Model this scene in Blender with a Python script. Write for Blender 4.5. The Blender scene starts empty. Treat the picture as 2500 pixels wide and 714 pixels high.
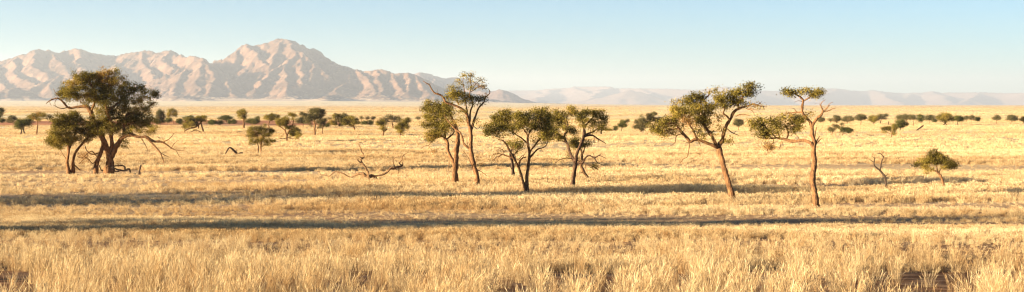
import bpy, math, random
import numpy as np
from mathutils import Vector

random.seed(7)
RNG = np.random.default_rng(11)
S = bpy.context.scene
COL = S.collection

# ------------------------------------------------------------------ camera figures
F = 3400.0            # focal length in pixels of a 2500 pixel wide frame
CX, HY = 1250.0, 256.0
CAMZ = 7.5
SUN_EL, SUN_BACK = math.radians(9.5), math.radians(18.0)
SUN_DIR = Vector((-math.cos(SUN_BACK)*math.cos(SUN_EL), -math.sin(SUN_BACK)*math.cos(SUN_EL), math.sin(SUN_EL)))

# ------------------------------------------------------------------ numpy noise
_P = np.random.default_rng(3).random((256, 256))
def vnoise(x, y):
    xi = np.floor(x).astype(np.int64); yi = np.floor(y).astype(np.int64)
    fx = x-xi; fy = y-yi
    fx = fx*fx*(3-2*fx); fy = fy*fy*(3-2*fy)
    a = _P[xi & 255, yi & 255]; b = _P[(xi+1) & 255, yi & 255]
    c = _P[xi & 255, (yi+1) & 255]; d = _P[(xi+1) & 255, (yi+1) & 255]
    return (a*(1-fx)+b*fx)*(1-fy)+(c*(1-fx)+d*fx)*fy
def fbm(x, y, o=4, g=0.5):
    s = 0; a = 1; t = 0
    for k in range(o):
        s = s+a*(vnoise(x*2**k+17.3*k, y*2**k+9.1*k)*2-1); t += a; a *= g
    return s/t
def ridged(x, y, o=5, g=0.5):
    s = 0; a = 1; t = 0
    for k in range(o):
        n = 1-np.abs(vnoise(x*2**k+31.7*k, y*2**k+5.3*k)*2-1)
        s = s+a*n*n; t += a; a *= g
    return s/t

# ------------------------------------------------------------------ ground height
_py = np.array([-4000, -60, -20, 0, 16, 32, 50, 70, 85, 100, 125, 160, 400, 1e6])
_pd = np.array([2.0, 1.4, 1.6, 1.9, 3.0, 4.35, 5.4, 6.3, 6.85, 7.2, 7.46, 7.5, 7.5, 7.5])
_fy = np.linspace(-100, 300, 1601)
_fd = np.interp(_fy, _py, _pd)
_k = np.hanning(61); _k /= _k.sum()
_fd = np.convolve(np.pad(_fd, 30, mode='edge'), _k, mode='valid')
def gz(x, y):
    x = np.asarray(x, float); y = np.asarray(y, float)
    d = np.interp(y, _fy, _fd)
    h = CAMZ-d
    far = np.clip((y-40)/120, 0, 1)
    h = h+0.10*fbm(x/9+3, y/9+8, 3)*np.clip(1.2-np.abs(y)/900, 0, 1)
    h = h+0.22*far*fbm(x/60+1.5, y/40+2.5, 2)*np.clip(1.5-y/3000, 0, 1)
    # low red sand bank on the left, behind the middle distance
    bank = np.exp(-((y-560-0.12*x)/60.0)**2)*(1/(1+np.exp((x+45)/14.0)))
    h = h+bank*(1.1+0.6*fbm(x/40, y/60, 2))
    # the plain rises very gently to the foot of the left mountains
    rise = np.clip((y-6500)/5500, 0, 1)**1.6*np.clip((1500-x)/3000, 0, 1)
    h = h+44*rise
    return h
def ground_hit(px, py):
    lo, hi = 6.0, 9000.0
    f = lambda Y: CAMZ-(py-HY)/F*Y-float(gz((px-CX)/F*Y, Y))
    prev = lo
    for Y in np.geomspace(lo, hi, 900):
        if f(Y) < 0:
            a, b = prev, Y
            for _ in range(40):
                m = (a+b)/2
                if f(m) < 0: b = m
                else: a = m
            return (a+b)/2
        prev = Y
    return hi

# ------------------------------------------------------------------ object helpers
def tag(o, label=None, cat=None, group=None, kind=None):
    if label: o['label'] = label
    if cat: o['category'] = cat
    if group: o['group'] = group
    if kind: o['kind'] = kind
    return o
def empty(name, loc):
    o = bpy.data.objects.new(name, None); COL.objects.link(o); o.location = loc
    o.empty_display_size = 0.3
    return o
def mesh_obj(name, verts, quads, mats, parent=None, tint=None, midx=None, smooth=False, tris=None, link=True):
    me = bpy.data.meshes.new(name)
    verts = np.asarray(verts, np.float32)
    nq = 0 if quads is None else len(quads)
    nt = 0 if tris is None else len(tris)
    me.vertices.add(len(verts)); me.vertices.foreach_set('co', verts.ravel())
    li = []
    if nq: li.append(np.asarray(quads, np.int32).ravel())
    if nt: li.append(np.asarray(tris, np.int32).ravel())
    li = np.concatenate(li)
    me.loops.add(len(li)); me.loops.foreach_set('vertex_index', li)
    me.polygons.add(nq+nt)
    ls = np.concatenate([np.arange(nq)*4, nq*4+np.arange(nt)*3]).astype(np.int32)
    me.polygons.foreach_set('loop_start', ls)
    if midx is not None: me.polygons.foreach_set('material_index', np.asarray(midx, np.int32))
    if smooth: me.polygons.foreach_set('use_smooth', np.ones(nq+nt, bool))
    me.update(calc_edges=True)
    if tint is not None:
        at = me.attributes.new('tint', 'FLOAT', 'POINT')
        at.data.foreach_set('value', np.asarray(tint, np.float32))
    for m in mats: me.materials.append(m)
    o = bpy.data.objects.new(name, me)
    if link: COL.objects.link(o)
    if parent: o.parent = parent
    return o

class Geo:
    def __init__(s): s.v = []; s.q = []; s.t = []; s.n = 0; s.m = []
    def add(s, v, q, tint=None, mi=0):
        v = np.asarray(v, float)
        s.v.append(v); s.q.append(np.asarray(q)+s.n); s.n += len(v)
        s.t.append(np.full(len(v), 0.5) if tint is None else tint)
        s.m.append(np.full(len(q), mi))
    def build(s, name, mats, parent=None, smooth=False, link=True):
        return mesh_obj(name, np.concatenate(s.v), np.concatenate(s.q), mats, parent, np.concatenate(s.t), np.concatenate(s.m), smooth, link=link)

def tube(g, P, R, n=8, mi=0, rough=0.0, seed=0):
    P = np.asarray(P, float); R = np.asarray(R, float); k = len(P)
    T = np.gradient(P, axis=0); T /= np.linalg.norm(T, axis=1)[:, None]+1e-9
    ref = np.array([0.31, 0.93, 0.2]); 
    A = np.cross(T, ref); A /= np.linalg.norm(A, axis=1)[:, None]+1e-9
    B = np.cross(T, A)
    th = np.arange(n)/n*2*math.pi
    ring = A[:, None, :]*np.cos(th)[None, :, None]+B[:, None, :]*np.sin(th)[None, :, None]
    rr = np.repeat(R[:, None], n, 1)
    if rough:
        r = np.random.default_rng(seed)
        lobes = 1+rough*0.8*np.sin(th*3+r.random()*6)[None, :]+rough*0.7*np.sin(th*5+r.random()*6+np.arange(k)[:, None]*0.2)
        rr = rr*lobes*(1+rough*(r.random((k, n))-0.5))
    V = P[:, None, :]+ring*rr[:, :, None]
    V = V.reshape(-1, 3)
    i = np.arange(k-1)[:, None]*n; j = np.arange(n)[None, :]; j2 = (j+1) % n
    Q = np.stack([i+j, i+j2, i+n+j2, i+n+j], -1).reshape(-1, 4)
    # end caps
    caps = []
    for base in (0, (k-1)*n):
        idx = list(range(base, base+n))
        for a in range(1, n-2, 2):
            caps.append([idx[0], idx[a], idx[a+1], idx[a+2]])
        if n % 2: caps.append([idx[0], idx[n-2], idx[n-1], idx[n-1]]) if False else None
    if caps: Q = np.concatenate([Q, np.array(caps)])
    g.add(V, Q, None, mi)

def twigs(g, P, R, mi=0):
    """P (N,k,3), R (N,k): thin three sided tubes, all at once"""
    N, k, _ = P.shape
    if N == 0: return
    T = np.gradient(P, axis=1); T /= np.linalg.norm(T, axis=2)[..., None]+1e-9
    A = np.cross(T, np.array([0.31, 0.93, 0.2])); A /= np.linalg.norm(A, axis=2)[..., None]+1e-9
    B = np.cross(T, A)
    n = 3; th = np.arange(n)/n*2*math.pi
    V = P[:, :, None, :]+(A[:, :, None, :]*np.cos(th)[None, None, :, None]+B[:, :, None, :]*np.sin(th)[None, None, :, None])*R[:, :, None, None]
    base = (np.arange(N)*k*n)[:, None, None]+(np.arange(k-1)*n)[None, :, None]
    j = np.arange(n)[None, None, :]; j2 = (j+1) % n
    Q = np.stack([base+j, base+j2, base+n+j2, base+n+j], -1).reshape(-1, 4)
    g.add(V.reshape(-1, 3), Q, None, mi)

def leaves(g, C, D, L, W, tint, rng, mi=0):
    """rhombic leaf sprigs at C pointing along D"""
    n = len(C)
    if n == 0: return
    D = D/(np.linalg.norm(D, axis=1)[:, None]+1e-9)
    U = rng.normal(size=(n, 3)); U -= D*(U*D).sum(1)[:, None]; U /= np.linalg.norm(U, axis=1)[:, None]+1e-9
    L = L[:, None]; W = W[:, None]
    V = np.stack([C-D*L*.5, C+U*W*.5, C+D*L*.5, C-U*W*.5], 1).reshape(-1, 3)
    Q = np.arange(n*4).reshape(-1, 4)
    g.add(V, Q, np.repeat(tint, 4), mi)

# ------------------------------------------------------------------ materials
def newmat(name):
    m = bpy.data.materials.new(name); m.use_nodes = True
    m.node_tree.nodes.clear()
    return m, m.node_tree.nodes, m.node_tree.links
def ramp(N, stops):
    r = N.new('ShaderNodeValToRGB'); e = r.color_ramp.elements
    while len(e) < len(stops): e.new(0.5)
    for i, (p, c) in enumerate(stops): e[i].position = p; e[i].color = (*c, 1)
    return r
def noise(N, L, vec, scale, detail=4, rough=0.55, dist=0):
    n = N.new('ShaderNodeTexNoise'); n.inputs['Scale'].default_value = scale; n.inputs['Detail'].default_value = detail
    n.inputs['Roughness'].default_value = rough; n.inputs['Distortion'].default_value = dist
    if vec is not None: L.new(vec, n.inputs['Vector'])
    return n
def mapping(N, L, vec, sc):
    m = N.new('ShaderNodeMapping'); m.inputs['Scale'].default_value = sc; L.new(vec, m.inputs['Vector']); return m.outputs[0]
def mixc(N, L, fac, a, b, mode='MIX'):
    m = N.new('ShaderNodeMix'); m.data_type = 'RGBA'; m.blend_type = mode
    for s, v in ((m.inputs[0], fac), (m.inputs[6], a), (m.inputs[7], b)):
        if hasattr(v, 'is_linked'): L.new(v, s)
        elif isinstance(v, tuple): s.default_value = (*v, 1)
        else: s.default_value = v
    return m.outputs[2]
def mth(N, L, op, a, b=None, clamp=False):
    m = N.new('ShaderNodeMath'); m.operation = op; m.use_clamp = clamp
    for i, v in enumerate((a, b)):
        if v is None: continue
        if hasattr(v, 'is_linked'): L.new(v, m.inputs[i])
        else: m.inputs[i].default_value = v
    return m.outputs[0]

def leaf_mat(name, stops, trans=0.3):
    m, N, L = newmat(name)
    a = N.new('ShaderNodeAttribute'); a.attribute_name = 'tint'
    r = ramp(N, stops); L.new(a.outputs['Fac'], r.inputs[0])
    d = N.new('ShaderNodeBsdfDiffuse'); t = N.new('ShaderNodeBsdfTranslucent'); x = N.new('ShaderNodeMixShader')
    x.inputs[0].default_value = trans
    L.new(r.outputs[0], d.inputs[0]); L.new(r.outputs[0], t.inputs[0])
    L.new(d.outputs[0], x.inputs[1]); L.new(t.outputs[0], x.inputs[2])
    o = N.new('ShaderNodeOutputMaterial'); L.new(x.outputs[0], o.inputs[0])
    return m
def bark_mat(name, dark, light, scale=1.0):
    m, N, L = newmat(name)
    tc = N.new('ShaderNodeTexCoord')
    v = mapping(N, L, tc.outputs['Object'], (7*scale, 7*scale, 1.6*scale))
    n1 = noise(N, L, v, 1.6, 6, 0.65, 0.6); n2 = noise(N, L, tc.outputs['Object'], 1.1*scale, 3)
    r = ramp(N, [(0.40, dark), (0.55, light), (0.72, tuple(c*1.25 for c in light))]); L.new(n1.outputs[0], r.inputs[0])
    c = mixc(N, L, mth(N, L, 'MULTIPLY', n2.outputs[0], 0.7), r.outputs[0], tuple(c*0.6 for c in light))
    b = N.new('ShaderNodeBsdfPrincipled'); L.new(c, b.inputs['Base Color']); b.inputs['Roughness'].default_value = 0.95
    b.inputs['Specular IOR Level'].default_value = 0.1
    bp = N.new('ShaderNodeBump'); bp.inputs['Strength'].default_value = 1.0; bp.inputs['Distance'].default_value = 0.10
    L.new(n1.outputs[0], bp.inputs['Height']); L.new(bp.outputs[0], b.inputs['Normal'])
    o = N.new('ShaderNodeOutputMaterial'); L.new(b.outputs[0], o.inputs[0])
    return m

LEAF = leaf_mat('olive_foliage', [(0.0, (0.055, 0.042, 0.012)), (0.35, (0.165, 0.122, 0.024)), (0.70, (0.345, 0.248, 0.046)), (0.86, (0.28, 0.155, 0.045)), (1.0, (0.33, 0.175, 0.06))], 0.3)
LEAF_DRY = leaf_mat('thin_brownish_foliage', [(0.0, (0.09, 0.08, 0.025)), (0.5, (0.17, 0.13, 0.04)), (1.0, (0.24, 0.14, 0.06))])
LEAF_FAR = leaf_mat('grey_olive_foliage', [(0.0, (0.07, 0.06, 0.026)), (0.5, (0.14, 0.115, 0.045)), (1.0, (0.23, 0.145, 0.065))], 0.2)
LEAF_DARK = leaf_mat('dark_green_foliage', [(0.0, (0.035, 0.038, 0.012)), (0.6, (0.10, 0.095, 0.025)), (1.0, (0.19, 0.145, 0.04))], 0.2)
BARK = bark_mat('bark', (0.045, 0.022, 0.012), (0.27, 0.128, 0.05))
BARK_DARK = bark_mat('dark_bark', (0.03, 0.02, 0.015), (0.10, 0.06, 0.036))
DEADWOOD = bark_mat('dead_wood', (0.06, 0.035, 0.02), (0.30, 0.16, 0.07))

def grass_mat(name):
    m, N, L = newmat(name)
    a = N.new('ShaderNodeAttribute'); a.attribute_name = 'tint'
    r = ramp(N, [(0.0, (0.40, 0.25, 0.13)), (0.35, (0.64, 0.455, 0.245)), (0.7, (0.78, 0.60, 0.335)), (1.0, (0.87, 0.71, 0.44))])
    L.new(a.outputs['Fac'], r.inputs[0])
    ge = N.new('ShaderNodeNewGeometry')
    n = noise(N, L, mapping(N, L, ge.outputs['Position'], (0.03, 0.09, 0.0)), 1.0, 4, 0.6)
    n2 = noise(N, L, mapping(N, L, ge.outputs['Position'], (0.0012, 0.006, 0.0)), 1.0, 3, 0.5)
    k = ramp(N, [(0.35, (0.80, 0.70, 0.58)), (0.6, (1.06, 1.06, 1.06))]); L.new(n.outputs[0], k.inputs[0])
    k2 = ramp(N, [(0.36, (0.70, 0.66, 0.60)), (0.56, (1.04, 1.04, 1.0))]); L.new(n2.outputs[0], k2.inputs[0])
    c = mixc(N, L, 1.0, r.outputs[0], k.outputs[0], 'MULTIPLY'); c = mixc(N, L, 1.0, c, k2.outputs[0], 'MULTIPLY')
    n3 = noise(N, L, mapping(N, L, ge.outputs['Position'], (1.1, 1.1, 0.0)), 1.0, 2, 0.6)
    k3 = ramp(N, [(0.36, (0.66, 0.55, 0.46)), (0.54, (1.0, 1.0, 1.0)), (0.7, (1.06, 1.05, 1.0))]); L.new(n3.outputs[0], k3.inputs[0])
    c = mixc(N, L, 1.0, c, k3.outputs[0], 'MULTIPLY')
    d = N.new('ShaderNodeBsdfDiffuse'); t = N.new('ShaderNodeBsdfTranslucent'); x = N.new('ShaderNodeMixShader'); x.inputs[0].default_value = 0.35
    L.new(c, d.inputs[0]); L.new(c, t.inputs[0]); L.new(d.outputs[0], x.inputs[1]); L.new(t.outputs[0], x.inputs[2])
    o = N.new('ShaderNodeOutputMaterial'); L.new(x.outputs[0], o.inputs[0])
    return m
GRASS = grass_mat('dry_grass')

def soil_mat():
    m, N, L = newmat('sandy_soil')
    ge = N.new('ShaderNodeNewGeometry'); pos = ge.outputs['Position']
    n1 = noise(N, L, pos, 0.9, 6, 0.65); n2 = noise(N, L, mapping(N, L, pos, (0.05, 0.12, 0.05)), 1.0, 5, 0.6)
    n3 = noise(N, L, mapping(N, L, pos, (0.0009, 0.004, 0.0)), 1.0, 4, 0.55)
    near = ramp(N, [(0.3, (0.09, 0.042, 0.022)), (0.5, (0.20, 0.10, 0.05)), (0.75, (0.40, 0.25, 0.13))]); L.new(n1.outputs[0], near.inputs[0])
    straw = ramp(N, [(0.35, (0.40, 0.22, 0.11)), (0.6, (0.58, 0.39, 0.20))]); L.new(n2.outputs[0], straw.inputs[0])
    sp = N.new('ShaderNodeSeparateXYZ'); L.new(pos, sp.inputs[0])
    # straw litter takes over from the open red soil beyond the grass tufts
    far = mth(N, L, 'DIVIDE', mth(N, L, 'SUBTRACT', sp.outputs['Y'], 46.0), 60.0, True)
    c = mixc(N, L, mth(N, L, 'MULTIPLY', far, 0.8), near.outputs[0], straw.outputs[0])
    plain = ramp(N, [(0.32, (0.56, 0.40, 0.22)), (0.5, (0.72, 0.55, 0.28)), (0.68, (0.78, 0.62, 0.36))]); L.new(n3.outputs[0], plain.inputs[0])
    pf = mth(N, L, 'DIVIDE', mth(N, L, 'SUBTRACT', sp.outputs['Y'], 130.0), 260.0, True)
    c = mixc(N, L, pf, c, plain.outputs[0])
    # red sand bank
    dy = mth(N, L, 'SUBTRACT', mth(N, L, 'SUBTRACT', sp.outputs['Y'], 548.0), mth(N, L, 'MULTIPLY', sp.outputs['X'], 0.12))
    w = mth(N, L, 'SUBTRACT', 1.0, mth(N, L, 'DIVIDE', mth(N, L, 'ABSOLUTE', dy), 80.0))
    xe = mth(N, L, 'DIVIDE', mth(N, L, 'SUBTRACT', -50.0, sp.outputs['X']), 30.0)
    msk = mth(N, L, 'MINIMUM', w, xe)
    nn = noise(N, L, mapping(N, L, pos, (0.03, 0.05, 0.0)), 1.0, 4, 0.6)
    msk = mth(N, L, 'MULTIPLY', mth(N, L, 'ADD', msk, mth(N, L, 'SUBTRACT', nn.outputs[0], 0.6)), 3.0, True)
    c = mixc(N, L, msk, c, (0.46, 0.20, 0.10))
    b = N.new('ShaderNodeBsdfDiffuse'); L.new(c, b.inputs[0])
    bp = N.new('ShaderNodeBump'); bp.inputs['Strength'].default_value = 0.5; bp.inputs['Distance'].default_value = 0.15
    L.new(n1.outputs[0], bp.inputs['Height']); L.new(bp.outputs[0], b.inputs['Normal'])
    o = N.new('ShaderNodeOutputMaterial'); L.new(b.outputs[0], o.inputs[0])
    return m
SOIL = soil_mat()

def rock_mat(name, a, b_, c_, sc, sand=(0.58, 0.40, 0.26)):
    m, N, L = newmat(name)
    ge = N.new('ShaderNodeNewGeometry'); pos = ge.outputs['Position']
    n1 = noise(N, L, mapping(N, L, pos, (0.003*sc, 0.003*sc, 0.006*sc)), 1.0, 8, 0.62, 0.4)
    n2 = noise(N, L, mapping(N, L, pos, (0.02*sc, 0.02*sc, 0.02*sc)), 1.0, 4, 0.6)
    r = ramp(N, [(0.38, a), (0.5, b_), (0.62, c_)]); L.new(n1.outputs[0], r.inputs[0])
    c = mixc(N, L, mth(N, L, 'MULTIPLY', n2.outputs[0], 0.4), r.outputs[0], a)
    sz = N.new('ShaderNodeSeparateXYZ'); L.new(ge.outputs['True Normal'], sz.inputs[0])
    fl = mth(N, L, 'DIVIDE', mth(N, L, 'SUBTRACT', sz.outputs['Z'], 0.94), 0.045, True)
    c = mixc(N, L, mth(N, L, 'MULTIPLY', fl, 0.85), c, sand)
    d = N.new('ShaderNodeBsdfDiffuse'); L.new(c, d.inputs[0])
    bp = N.new('ShaderNodeBump'); bp.inputs['Strength'].default_value = 0.45; bp.inputs['Distance'].default_value = 14.0/sc
    L.new(n2.outputs[0], bp.inputs['Height']); L.new(bp.outputs[0], d.inputs['Normal'])
    o = N.new('ShaderNodeOutputMaterial'); L.new(d.outputs[0], o.inputs[0])
    return m
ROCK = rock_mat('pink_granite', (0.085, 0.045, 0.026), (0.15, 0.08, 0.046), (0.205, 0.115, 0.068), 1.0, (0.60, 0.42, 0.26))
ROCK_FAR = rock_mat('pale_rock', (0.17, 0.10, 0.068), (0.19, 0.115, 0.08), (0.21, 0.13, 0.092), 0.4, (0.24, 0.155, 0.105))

# ------------------------------------------------------------------ ground sheet
def build_ground():
    rings = np.concatenate([[0.5], np.geomspace(2, 70000, 430)])
    ang = np.concatenate([np.linspace(-math.pi, -0.6, 60, endpoint=False), np.linspace(-0.6, 0.6, 330, endpoint=False), np.linspace(0.6, math.pi, 60, endpoint=False)])
    n = len(ang); k = len(rings)
    r, a = np.meshgrid(rings, ang, indexing='ij')
    x = r*np.sin(a); y = r*np.cos(a)
    z = gz(x, y)
    V = np.stack([x, y, z], -1).reshape(-1, 3)
    i = np.arange(k-1)[:, None]*n; j = np.arange(n)[None, :]; j2 = (j+1) % n
    Q = np.stack([i+j, i+j2, i+n+j2, i+n+j], -1).reshape(-1, 4)[:, ::-1]
    c = len(V); V = np.concatenate([V, [[0, 0, float(gz(0, 0))]]])
    T = np.stack([np.full(n, c), (np.arange(n)+1) % n, np.arange(n)], -1)
    o = mesh_obj('ground', V, Q, [SOIL], None, None, None, True, T)
    tag(o, 'sandy plain with straw coloured litter and bare red soil', 'ground', kind='structure')
build_ground()

# ------------------------------------------------------------------ mountains
def h_at(py, Y): return (HY-py)/F*Y+CAMZ
RIDGES = [  # depth in metres per point: (px, py, Y)
 # left back range
 [(-330, 190, 14200), (-230, 165, 14400), (-150, 158, 14500), (-80, 150, 14500), (0, 146, 14500), (20, 141, 14500), (50, 132, 14500), (75, 122, 14500), (88, 117, 14500), (100, 122, 14600), (118, 119, 14600), (140, 127, 14700), (165, 123, 14800), (188, 117, 14800), (200, 119, 14800), (212, 126, 14900), (235, 131, 15000), (265, 134, 15000), (290, 137, 15000), (305, 132, 14800), (330, 127, 14600), (345, 126, 14600), (362, 123, 14600), (375, 128, 14500), (388, 125, 14400), (414, 122, 14300), (430, 131, 14200), (440, 142, 14000), (453, 133, 13900), (466, 139, 13800), (478, 136, 13700), (492, 143, 13400)],
 # spurs of the back range towards the camera
 [(50, 132, 14500), (35, 150, 14100), (40, 175, 13600), (55, 195, 13100), (92, 208, 12700)],
 [(0, 146, 14500), (-20, 175, 13700), (0, 205, 13000), (25, 225, 12500)],
 [(-150, 158, 14500), (-160, 190, 13500), (-150, 225, 12700)],
 [(88, 117, 14500), (80, 140, 14100), (84, 158, 13800), (110, 172, 13500), (122, 176, 13400)],
 [(118, 119, 14600), (130, 140, 14200), (150, 150, 13900), (160, 168, 13600), (170, 180, 13400)],
 [(188, 117, 14800), (196, 138, 14300), (192, 160, 13800), (205, 178, 13300)],
 [(212, 126, 14900), (232, 140, 14500), (225, 165, 13900), (240, 180, 13400)],
 [(305, 132, 14800), (300, 150, 14300), (285, 162, 13900), (275, 180, 13400), (280, 200, 12900)],
 [(345, 126, 14600), (340, 145, 14200), (365, 160, 13800), (375, 190, 13200), (385, 205, 12900)],
 [(414, 122, 14300), (405, 145, 13900), (425, 165, 13500), (410, 190, 13000), (400, 220, 12500)],
 # front cone on the left
 [(150, 184, 12700), (120, 200, 12550), (90, 216, 12400), (60, 230, 12300), (30, 240, 12200)],
 [(150, 184, 12700), (165, 192, 12700), (195, 215, 12600), (225, 235, 12500)],
 [(150, 184, 12700), (135, 210, 12450), (130, 235, 12200)],
 # rounded hill in front (x 480)
 [(425, 195, 13000), (445, 172, 13000), (465, 158, 13000), (482, 148, 13000), (500, 147, 13000), (515, 151, 13000), (532, 161, 12950), (548, 172, 12900), (565, 189, 12850), (585, 210, 12800), (610, 226, 12700)],
 [(465, 158, 13000), (448, 180, 12700), (438, 205, 12450), (415, 232, 12200)],
 [(500, 147, 13000), (488, 175, 12650), (478, 205, 12350), (470, 235, 12100)],
 [(505, 148, 13000), (512, 175, 12650), (505, 205, 12350), (498, 235, 12100)],
 [(532, 161, 12950), (540, 185, 12650), (548, 210, 12400), (560, 232, 12200)],
 # the peak
 [(530, 165, 13700), (550, 151, 13900), (570, 133, 14000), (590, 120, 14100), (604, 110, 14150), (613, 107, 14150), (625, 111, 14200), (634, 110, 14200), (650, 105, 14200), (665, 99, 14200), (680, 95.5, 14200), (697, 95, 14200), (708, 102, 14200), (713, 109, 14250), (722, 109, 14300), (736, 115, 14350), (752, 122, 14400), (763, 119, 14400), (776, 130, 14400), (791, 136, 14400), (802, 147, 14350), (816, 157, 14300), (832, 168, 14200), (846, 175, 14000)],
 [(613, 107, 14150), (622, 125, 13800), (632, 142, 13500), (648, 160, 13250)],
 [(590, 120, 14100), (578, 140, 13800), (574, 158, 13600)],
 [(690, 95, 14200), (678, 115, 13850), (668, 135, 13550), (655, 160, 13200)],
 [(697, 95, 14200), (706, 112, 13850), (714, 122, 13650), (730, 126, 13550), (745, 138, 13400), (762, 152, 13250), (780, 168, 13100), (800, 185, 12900)],
 [(714, 122, 13650), (700, 142, 13350), (688, 158, 13100), (668, 168, 12950), (648, 185, 12750), (636, 200, 12600), (615, 222, 12400)],
 [(688, 158, 13100), (698, 180, 12800), (705, 205, 12500), (712, 228, 12250)],
 [(730, 126, 13550), (728, 150, 13200), (738, 175, 12900), (745, 200, 12600)],
 [(762, 152, 13250), (758, 180, 12900), (768, 205, 12600)],
 # right front range
 [(846, 172, 13400), (862, 170, 13400), (875, 168, 13400), (895, 172, 13350), (912, 172, 13300), (926, 169, 13300), (945, 171, 13250), (958, 178, 13200), (975, 177, 13200), (992, 177, 13200), (1010, 181, 13200), (1030, 191, 13200), (1060, 206, 13200), (1100, 226, 13200), (1140, 244, 13200)],
 [(846, 172, 13400), (815, 180, 13150), (790, 192, 12950), (765, 212, 12700), (745, 230, 12500)],
 [(862, 170, 13400), (850, 195, 12950), (835, 220, 12550)],
 [(875, 168, 13400), (890, 190, 13000), (905, 210, 12700), (918, 228, 12400)],
 [(926, 169, 13300), (918, 192, 12950), (930, 215, 12600), (926, 235, 12300)],
 [(958, 178, 13200), (960, 200, 12850), (975, 222, 12500)],
 [(992, 177, 13200), (1000, 200, 12850), (990, 225, 12450)],
 [(1010, 181, 13200), (1025, 205, 12800), (1045, 228, 12450)],
]
FOOT = [
 [(395, 246, 11300), (430, 240, 11300), (452, 233, 11350), (470, 238, 11400), (510, 246, 11400)],
 [(-40, 238, 11600), (10, 218, 11800), (40, 214, 11900), (70, 228, 12000)],
 [(770, 240, 11500), (800, 236, 11700), (830, 232, 11900)],
]
BACK = [
 [(940, 200, 19000), (980, 182, 19000), (1000, 178, 19000), (1015, 175, 19000), (1040, 178, 19200), (1060, 181, 19400), (1078, 185, 19400), (1092, 190, 19400), (1112, 188, 19600), (1140, 196, 19800), (1165, 209, 20000), (1190, 221, 20200), (1230, 240, 20400)],
 [(1112, 188, 19600), (1090, 210, 18600), (1080, 235, 17600)],
 [(1060, 181, 19400), (1040, 205, 18400), (1030, 235, 17400)],
 [(1150, 215, 18500), (1190, 224, 18300), (1212, 217, 18300), (1226, 222, 18300), (1250, 236, 18300), (1290, 250, 18300)],
]
def ridge_field(X, Y, ridges, k=2.0, p=1.35, warp=110, seed=0):
    wx = X+warp*fbm(X/520+seed, Y/520, 4)+30*fbm(X/130, Y/130+seed, 3)
    wy = Y+warp*fbm(X/520+40+seed, Y/520+70, 4)+30*fbm(X/130+9, Y/130+seed, 3)
    H = np.zeros_like(X); CR = np.full(X.shape, 1e9)
    for ln in ridges:
        pts = np.array([((a-CX)/F*y, y, h_at(b, y)) for a, b, y in ln])
        for A, B in zip(pts[:-1], pts[1:]):
            d = B[:2]-A[:2]; l2 = (d**2).sum()+1e-6
            t = np.clip(((wx-A[0])*d[0]+(wy-A[1])*d[1])/l2, 0, 1)
            hr = A[2]+(B[2]-A[2])*t
            dist = np.hypot(wx-A[0]-d[0]*t, wy-A[1]-d[1]*t)
            q = np.clip(1-dist/(k*np.maximum(hr, 1)+60), 0, 1)
            h = hr*q**p
            CR = np.where(h > H, dist, CR)
            H = np.maximum(H, h)
    return H, CR
def erode(H, dx, dy, it=4, K=0.02, m=0.45):
    ny, nx = H.shape
    offs = [(-1, -1), (-1, 0), (-1, 1), (0, -1), (0, 1), (1, -1), (1, 0), (1, 1)]
    idx = np.arange(ny*nx).reshape(ny, nx)
    for _ in range(it):
        best = np.zeros_like(H); rc = idx.copy(); dl = np.ones_like(H)
        Hp = np.pad(H, 1, mode='edge')
        for oy, ox in offs:
            D = math.hypot(oy*dy, ox*dx)
            s = (H-Hp[1+oy:1+oy+ny, 1+ox:1+ox+nx])/D
            ok = s > best
            ii = np.clip(np.arange(ny)+oy, 0, ny-1)[:, None]*nx+np.clip(np.arange(nx)+ox, 0, nx-1)[None, :]
            best = np.where(ok, s, best); rc = np.where(ok, ii, rc); dl = np.where(ok, D, dl)
        order = np.argsort(-H.ravel(), kind='stable').tolist()
        A = [1.0]*(ny*nx); R = rc.ravel().tolist()
        for i in order:
            r = R[i]
            if r != i: A[r] += A[i]
        cf = (K*np.asarray(A)**m/dl.ravel()*20).tolist()
        h = H.ravel().tolist()
        for i in reversed(order):
            r = R[i]
            if r != i:
                c = cf[i]; v = (h[i]+c*h[r])/(1+c)
                h[i] = v
        H = np.array(h).reshape(ny, nx)
        Hp = np.pad(H, 1, mode='edge')
        H = H*0.96+0.01*(Hp[:-2, 1:-1]+Hp[2:, 1:-1]+Hp[1:-1, :-2]+Hp[1:-1, 2:])
    return H
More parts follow.
